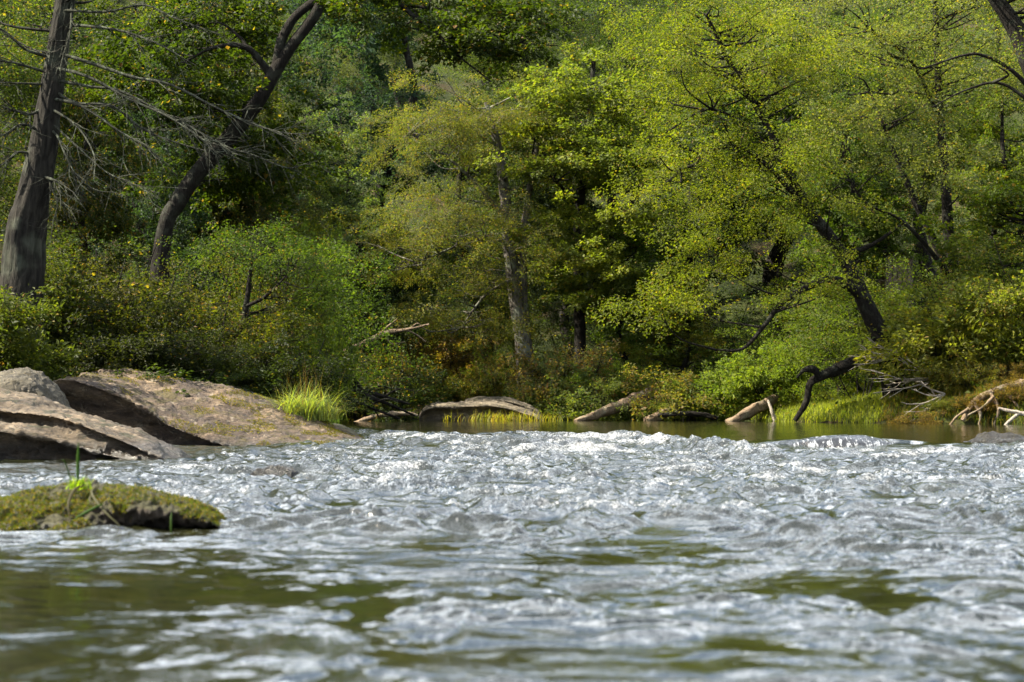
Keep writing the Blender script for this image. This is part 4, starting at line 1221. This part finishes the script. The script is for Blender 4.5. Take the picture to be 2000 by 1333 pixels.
for k_, px_, d_, top_, w_, c_, t_, l_ in BUSHES:
    if 1000 < px_ < 1700 and d_ > 58 and top_ > 600: c_ = tuple(1.45 * v_ for v_ in c_)  # leaf colour raised to stand in for sunlight blocked by the trees
    if px_ < 560 and d_ < 47: c_ = tuple(0.74 * v_ for v_ in c_); t_ *= 0.5  # shade of the left understory put into the leaf colour
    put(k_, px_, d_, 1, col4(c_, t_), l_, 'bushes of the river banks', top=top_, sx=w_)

# ------------------------------------------------------------------ ground cover on banks and slope
def scatter_cover():
    r = np.random.default_rng(400)
    n = 60000
    x_ = r.uniform(-24, 27, n); y_ = 32 + r.uniform(0, 1, n) ** 1.1 * 66
    s = shore_dist(x_, y_)
    keep = (s > 0.15) & (np.abs(x_) < 0.30 * y_ + 2)
    x_, y_ = x_[keep], y_[keep]
    z_ = ground_z(x_, y_) + r.uniform(0.0, 0.35, len(x_)) * (0.6 + 0.6 * noise2(x_ * 0.6, y_ * 0.6, 8))
    p = np.stack([x_, y_, z_], -1)
    n = len(p)
    ax = np.stack([r.normal(0, 1, n), r.normal(0, 1, n), r.normal(0.2, 0.4, n)], -1)
    up = np.stack([r.normal(0, .5, n), r.normal(0, .5, n), np.ones(n)], -1)
    V = leaves(p, ax, up, 0.17, 0.6, r)
    q = Q(); q.add(V, None, np.repeat(r.uniform(0, 1, n), 4))
    o = q.obj('ground_cover', M_LEAF, smooth=False)
    o.color = (0.06, 0.085, 0.022, 0.12)
    tag(o, 'leafy green ground cover over the banks and the hillside', 'ground cover', kind='stuff')
scatter_cover()

def blades(q, p, L_, lean, width, r, segs=3, droop=0.5):
    """Grass blades as bent ribbons from points p."""
    n = len(p)
    a = r.uniform(0, 2 * np.pi, n)
    dirh = np.stack([np.cos(a), np.sin(a), np.zeros(n)], -1)
    side = np.stack([-np.sin(a + r.normal(0, .6, n)), np.cos(a), np.zeros(n)], -1)
    side = norm(side)
    ln = L_ * r.uniform(0.5, 1.15, n)
    le = lean * r.uniform(0.2, 1.4, n)
    rows = []
    for k in range(segs + 1):
        t = k / segs
        c = p + dirh * (le * ln * t ** 1.7)[:, None] + np.array((0, 0, 1.0)) * (ln * (t - droop * le * t ** 2.6))[:, None]
        w = width * (1 - t ** 1.5) + 0.0006
        rows.append((c - side * w / 2, c + side * w / 2))
    tv = r.uniform(0, 1, n)
    for k in range(segs):
        V = np.stack([rows[k][0], rows[k][1], rows[k + 1][1], rows[k + 1][0]], 1).reshape(-1, 3)
        q.add(V, None, np.repeat(tv, 4))

def grass_patch(name, poly_fn, n, L_, color, label, seed, lean=0.5, width=0.012, kind='stuff', cat='grass', turned=0.0):
    r = np.random.default_rng(seed)
    x_, y_ = poly_fn(r, n)
    z_ = ground_z(x_, y_) - 0.02
    q = Q()
    blades(q, np.stack([x_, y_, z_], -1), L_, lean, width, r)
    o = q.obj(name, M_LEAF, smooth=False)
    o.color = col4(color, turned)
    tag(o, label, cat, kind=kind)
    return o

def bankstrip(px0, px1, d0, d1):
    def f(r, n):
        y_ = r.uniform(d0, d1, n * 3); x_ = (r.uniform(px0, px1, n * 3) - 1000) / FPX * y_
        s = shore_dist(x_, y_)
        k = (s > 0.02)
        return x_[k][:n], y_[k][:n]
    return f
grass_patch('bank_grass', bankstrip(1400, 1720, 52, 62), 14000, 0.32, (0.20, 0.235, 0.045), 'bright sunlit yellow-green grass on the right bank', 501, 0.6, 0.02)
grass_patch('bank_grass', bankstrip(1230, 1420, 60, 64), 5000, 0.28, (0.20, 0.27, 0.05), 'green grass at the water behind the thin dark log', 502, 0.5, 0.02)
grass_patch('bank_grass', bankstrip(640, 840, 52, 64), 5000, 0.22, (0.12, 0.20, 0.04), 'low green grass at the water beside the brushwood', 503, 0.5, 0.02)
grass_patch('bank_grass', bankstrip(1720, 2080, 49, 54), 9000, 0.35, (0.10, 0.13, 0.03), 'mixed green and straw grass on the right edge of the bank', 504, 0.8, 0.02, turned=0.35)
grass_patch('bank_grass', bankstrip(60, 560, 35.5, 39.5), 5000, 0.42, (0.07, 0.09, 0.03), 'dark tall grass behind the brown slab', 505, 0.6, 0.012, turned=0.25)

def tuft(name, px, py, d_, n, L_, color, label, seed, spread=0.25, lean=0.9, width=0.012, turned=0.1):
    r = np.random.default_rng(seed)
    c = P(px, py, d_)
    p = np.stack([r.normal(0, spread, n), r.normal(0, spread * 0.7, n), np.zeros(n)], -1)
    q = Q()
    blades(q, p, L_, lean, width, r, 5, 0.55)
    o = q.obj(name, M_LEAF, smooth=False)
    o.location = tuple(c)
    o.color = col4(color, turned)
    tag(o, label, 'grass')
    return o
tuft('grass_tuft', 592, 822, 35.9, 700, 0.82, (0.22, 0.27, 0.11), 'large tuft of arching bright grass behind the tip of the brown slab', 601, 0.22, 1.0, 0.013, 0.12)
tuft('grass_tuft', 640, 820, 36.3, 160, 0.50, (0.22, 0.26, 0.12), 'smaller drooping grass clump right of the large tuft', 602, 0.14, 1.1, 0.012, 0.15)
_st = tuft('grass_stalks', 600, 800, 36.1, 40, 0.95, (0.12, 0.10, 0.04), 'thin brown seed stalks standing up from the large grass tuft', 603, 0.22, 0.25, 0.006, 0.8)
0 and tuft('grass_tuft', 610, 868, 32.6, 260, 0.16, (0.30, 0.29, 0.015), 'flattened yellow moss-grass on the wet tip of the brown slab', 604, 0.13, 1.4, 0.01, 0.05)
tuft('grass_tuft', 985, 823, 59.5, 500, 0.42, (0.22, 0.22, 0.05), 'yellowish grass growing in front of the pale far rock', 605, 0.75, 0.8, 0.02, 0.3)
tuft('grass_tuft', 155, 956, 11.12, 110, 0.10, (0.20, 0.30, 0.03), 'bright green sprouts on top of the foreground mossy rock', 606, 0.035, 0.8, 0.006, 0.0)

_st['kind'] = 'stuff'

# upright blade and curled dry blades on the mossy rock
def ribbon(name, pts, width, color, label, seed=0):
    ln = smooth_line([P(*p_) for p_ in pts], 8)
    n = len(ln)
    q = Q()
    w = 1.5 * width * np.sin(np.linspace(0.35, np.pi * 0.97, n)) ** 0.7
    q.tube(ln, np.maximum(w, 0.001) * 0.5, 4)
    o = q.obj(name, M_LEAF, origin=ln[0])
    o.location = tuple(ln[0])
    o.color = color
    tag(o, label, 'grass blade')
ribbon('grass_leaf', [(152, 950, 11.1), (152, 905, 11.1), (153, 865, 11.1)], 0.012, col4((0.13, 0.24, 0.02)), 'single upright green blade on the mossy rock')
ribbon('grass_leaf', [(140, 945, 11.05), (128, 905, 11.0), (120, 898, 10.95)], 0.006, col4((0.13, 0.22, 0.02)), 'short bent green blade beside the upright one on the mossy rock')
ribbon('dry_grass_blade', [(190, 948, 10.95), (180, 965, 10.85), (205, 1000, 10.75), (235, 1028, 10.7)], 0.012, col4((0.30, 0.24, 0.10)), 'long straw-coloured blade hanging to the right over the mossy rock')
ribbon('dry_grass_blade', [(192, 950, 10.93), (176, 975, 10.84), (184, 990, 10.8)], 0.012, col4((0.28, 0.22, 0.09)), 'short straw-coloured blade forking from the long hanging one')
ribbon('dry_grass_blade', [(165, 948, 10.95), (145, 958, 10.85), (134, 985, 10.76), (138, 1022, 10.72)], 0.013, col4((0.28, 0.20, 0.09)), 'curled brown blade drooping left over the mossy rock')
ribbon('grass_leaf', [(200, 985, 10.76), (170, 1000, 10.74), (145, 1014, 10.72)], 0.010, col4((0.12, 0.22, 0.02)), 'fallen green blade lying aslant on the front of the mossy rock')
ribbon('grass_leaf', [(334, 1042, 10.6), (334, 1015, 10.62), (335, 1000, 10.65)], 0.008, col4((0.12, 0.2, 0.02)), 'lone green blade rising from the water at the right of the mossy rock')

moss_on(moss_rock, 30000, 0.011, col4((0.070, 0.092, 0.015), 0.30), 70, freq=5.0, thr=-0.22)
moss_on(slab, 9000, 0.024, col4((0.13, 0.125, 0.016), 0.25), 71, 0.2, 2.3, 0.24)

# ------------------------------------------------------------------ logs and driftwood
def log(name, pts, mat, label, cat='log', twigs=(), sides=18, rough=0.4, seed=1, twig_name='branch'):
    base = P(*pts[0][:3])
    root = empty(name, base, label, cat)
    ln = smooth_line([PT(*p_) for p_ in pts], 16)
    V, F = tube(ln[:, :3], ln[:, 3], sides, rough, seed, 0.16)
    n0 = len(V)
    # close both ends with inset rings
    q = Q().add(V, F)
    for end, nb in ((0, 1), (len(ln) - 1, -1)):
        ring = V[end * sides:(end + 1) * sides]
        c = ring.mean(0)
        inner = c + (ring - c) * 0.02
        VV = np.vstack([ring, inner])
        j = np.arange(sides); j2 = (j + 1) % sides
        q.add(VV, np.stack([j, j2, sides + j2, sides + j], -1))
    q.obj('trunk', mat, root, origin=base)
    for t in twigs:
        l2 = smooth_line([PT(*p_) for p_ in t], 6)
        Q().tube(l2[:, :3], l2[:, 3], 6, rough, seed + 3).obj(twig_name, mat, root, origin=base)
    return root
log('fallen_log', [(1125, 824, 59.2, 9), (1160, 812, 60.0, 17), (1205, 797, 60.9, 22), (1250, 778, 61.9, 25), (1290, 760, 62.9, 27)], M_BARK_L, 'thick pale brown log sloping out of the far bank into the water')
log('fallen_log', [(1262, 824, 60.0, 18), (1300, 808, 60.3, 22), (1345, 790, 60.8, 22), (1390, 775, 61.3, 20)], M_BARK_L, 'reddish brown log lying behind the thin dark log', seed=4)
log('fallen_log', [(1285, 812, 59.2, 7), (1330, 808, 59.2, 9), (1370, 810, 59.2, 10), (1402, 818, 59.2, 9)], M_BARK_D, 'thin dark log floating along the edge of the grass', seed=5)
log('fallen_log', [(1420, 828, 58.0, 14), (1450, 812, 58.2, 20), (1485, 795, 58.6, 22), (1515, 778, 59.2, 14)], M_BARK_L, 'short mottled log propped beside the pale stick', seed=6)
log('dead_stick', [(1514, 822, 57.6, 8), (1507, 802, 57.6, 7), (1500, 782, 57.7, 5)], M_BARK_P, 'short pale upright stick at the edge of the bright grass', 'stick', seed=7)
log('fallen_limb', [(1552, 822, 54.6, 9), (1575, 785, 54.6, 13), (1582, 750, 54.6, 15), (1610, 733, 54.5, 20), (1650, 715, 54.5, 24), (1700, 695, 54.5, 27), (1738, 690, 54.5, 30)], M_BARK_D,
    'crooked black fallen limb reaching from the leaning tree to the water', 'limb',
    twigs=[[(1600, 736, 54.5, 15), (1588, 722, 54.4, 14), (1570, 724, 54.4, 9), (1556, 738, 54.4, 4)]], rough=0.35, seed=8)
log('dead_branch', [(655, 700, 50, 14), (690, 682, 50, 13), (725, 665, 50, 11), (755, 650, 50, 9), (790, 645, 50, 6), (838, 634, 50, 3)], M_BARK_L,
    'bare dead branch sticking up over the water from the left bank', 'branch',
    twigs=[[(735, 660, 50, 5), (755, 640, 50, 4), (775, 624, 50, 2)], [(795, 645, 50, 4), (815, 655, 50, 3), (832, 668, 50, 1.5)], [(750, 652, 50, 5), (765, 672, 50, 3), (790, 668, 50, 2)], [(800, 643, 50, 3), (815, 632, 50, 2), (826, 640, 50, 1.5)]], seed=9)
log('fallen_log', [(690, 828, 58, 8), (740, 812, 58, 9), (790, 808, 58.2, 8), (815, 812, 58.4, 5)], M_BARK_L, 'brown driftwood pole lying at the foot of the brushwood pile', seed=10)
for i, t in enumerate([[(670, 740, 52, 12), (710, 770, 53, 9), (760, 790, 54, 6), (810, 812, 55, 3)], [(660, 700, 51, 10), (690, 740, 52, 8), (720, 780, 53, 5), (740, 815, 53, 3)],
                       [(690, 760, 54, 9), (750, 775, 55, 7), (800, 790, 56, 4)], [(665, 770, 51, 7), (720, 795, 52, 5), (780, 818, 53, 4)]]):
    log('brushwood_limb', t, M_BARK_D, ['dark limb slanting down through the brushwood, the highest of four', 'steep dark limb at the left of the brushwood', 'short dark limb in the middle of the brushwood', 'lowest dark limb of the brushwood, just above the water'][i], 'branch',
        twigs=[[(t[1][0], t[1][1], t[1][2], 4), (t[1][0] + 30, t[1][1] - 15, t[1][2] - .3, 3), (t[1][0] + 60, t[1][1] - 10, t[1][2] - .5, 1.5)]], seed=20 + i)
log('root_wad', [(1880, 822, 50.2, 8), (1900, 790, 50.3, 12), (1935, 768, 50.4, 14), (1990, 752, 50.6, 16), (2060, 745, 50.8, 18)], M_BARK_L, 'tangle of reddish brown roots under the right bank edge', 'roots',
    twigs=[[(1905, 790, 50.1, 9), (1915, 810, 50, 6), (1912, 830, 50, 4)], [(1935, 768, 50.2, 9), (1950, 800, 50, 7), (1940, 832, 49.9, 4)], [(1960, 760, 50.2, 9), (1985, 790, 50, 6), (2010, 830, 49.9, 4)],
           [(1890, 800, 50.2, 7), (1868, 815, 50, 5), (1855, 830, 50, 3)], [(1940, 775, 50.1, 7), (1920, 795, 49.9, 5), (1890, 812, 49.8, 3)]], rough=0.5, seed=30, twig_name='root')
log('dead_stick', [(2010, 812, 49.2, 9), (1985, 806, 49.2, 8), (1950, 798, 49.2, 5)], M_BARK_P, 'pale grey stick jutting left from the right edge', 'stick', twigs=[[(1990, 808, 49.2, 7), (1975, 820, 49.1, 7), (1962, 832, 49.0, 6)]], seed=31)

# pale dead twigs at the foot of the leaning tree
def twig_fan(name, root_p, targets, label, seed, w=5, mat=M_BARK_P):
    r = np.random.default_rng(seed)
    b_ = P(*root_p)
    root = empty(name, b_, label, 'dead branch')
    for tx_, ty_ in targets:
        a = P(*root_p); e = P(tx_, ty_, root_p[2] - r.uniform(0.1, 0.8))
        m_ = a * 0.5 + e * 0.5 + np.array((0, 0, r.normal(-0.06, 0.06))) + r.normal(0, 0.04, 3)
        ln = smooth_line([a, m_, e], 6)
        q = Q()
        rr_ = w * 0.5 * root_p[2] / FPX
        q.tube(ln, np.linspace(rr_, 0.006, len(ln)), 5)
        for _ in range(5):
            j = r.integers(3, len(ln) - 1)
            v = (e - a) * 0.25 * r.uniform(0.5, 1.2) + r.normal(0, 0.10, 3)
            q.tube(np.array([ln[j], ln[j] + v * 0.5 + r.normal(0, .02, 3), ln[j] + v]), np.array((rr_ * .4, rr_ * .3, 0.004)), 4)
        q.obj('twig', mat, root, origin=b_)
twig_fan('dead_branch', (1752, 688, 53.2), [(1655, 695), (1680, 678), (1672, 712), (1700, 664), (1690, 705)], 'pale bare twigs spreading left at the foot of the leaning trunk', 41)
twig_fan('dead_branch', (1850, 735, 52.6), [(1700, 722), (1715, 740), (1705, 768), (1750, 700), (1775, 705), (1730, 752), (1790, 765)], 'larger fan of pale bare twigs above the root tangle', 42)
twig_fan('dead_branch', (1845, 770, 51.6), [(1770, 790), (1780, 760), (1765, 805), (1795, 742)], 'lowest pale twigs, hanging over the undercut bank', 43)

# small board shed glimpsed through the trees
sh = P(1757, 512, 66)
root = empty('wooden_shed', (sh[0], 66, sh[2] - 1.2), 'dark red-brown board wall of a shed glimpsed between the twin trunks and the leaning tree', 'shed')
def box(q, x0, x1, y0, y1, z0, z1):
    v = np.array([(x, y, z) for x in (x0, x1) for y in (y0, y1) for z in (z0, z1)], float)
    q.add(v, np.array([(0, 1, 3, 2), (4, 6, 7, 5), (0, 4, 5, 1), (2, 3, 7, 6), (0, 2, 6, 4), (1, 5, 7, 3)]))
mb, ntb, Lb = new_mat('red_brown_board')
pb = ntb.nodes.new('ShaderNodeBsdfPrincipled'); ob = ntb.nodes.new('ShaderNodeOutputMaterial'); Lb(pb.outputs[0], ob.inputs[0])
Lb(ramp(ntb, noise_node(ntb, Lb, 6, 4), [(0.3, (0.04, 0.022, 0.018)), (0.7, (0.09, 0.05, 0.04))], Lb), pb.inputs['Base Color'])
bmesh_board = None
for i in range(5):
    q = Q(); box(q, -0.06, 0.06, -0.02, 0.02, 0, 1.5)
    if bmesh_board is None:
        o = q.obj('board', mb, root, smooth=False); bmesh_board = o
    else:
        o = bmesh_board.copy(); COL.objects.link(o)
    o.location = (-0.32 + i * 0.16, 0, 0)
q = Q(); box(q, -0.45, 0.45, 0.05, 1.2, -0.3, 1.48); q.obj('wall', mb, root, smooth=False)
q = Q(); box(q, -0.55, 0.55, -0.2, 1.35, 1.5, 1.58); q.obj('roof', M_BARK_D, root, smooth=False)

print('objects', len(bpy.data.objects), 'tris', sum(len(m.polygons) for m in bpy.data.meshes) * 2)
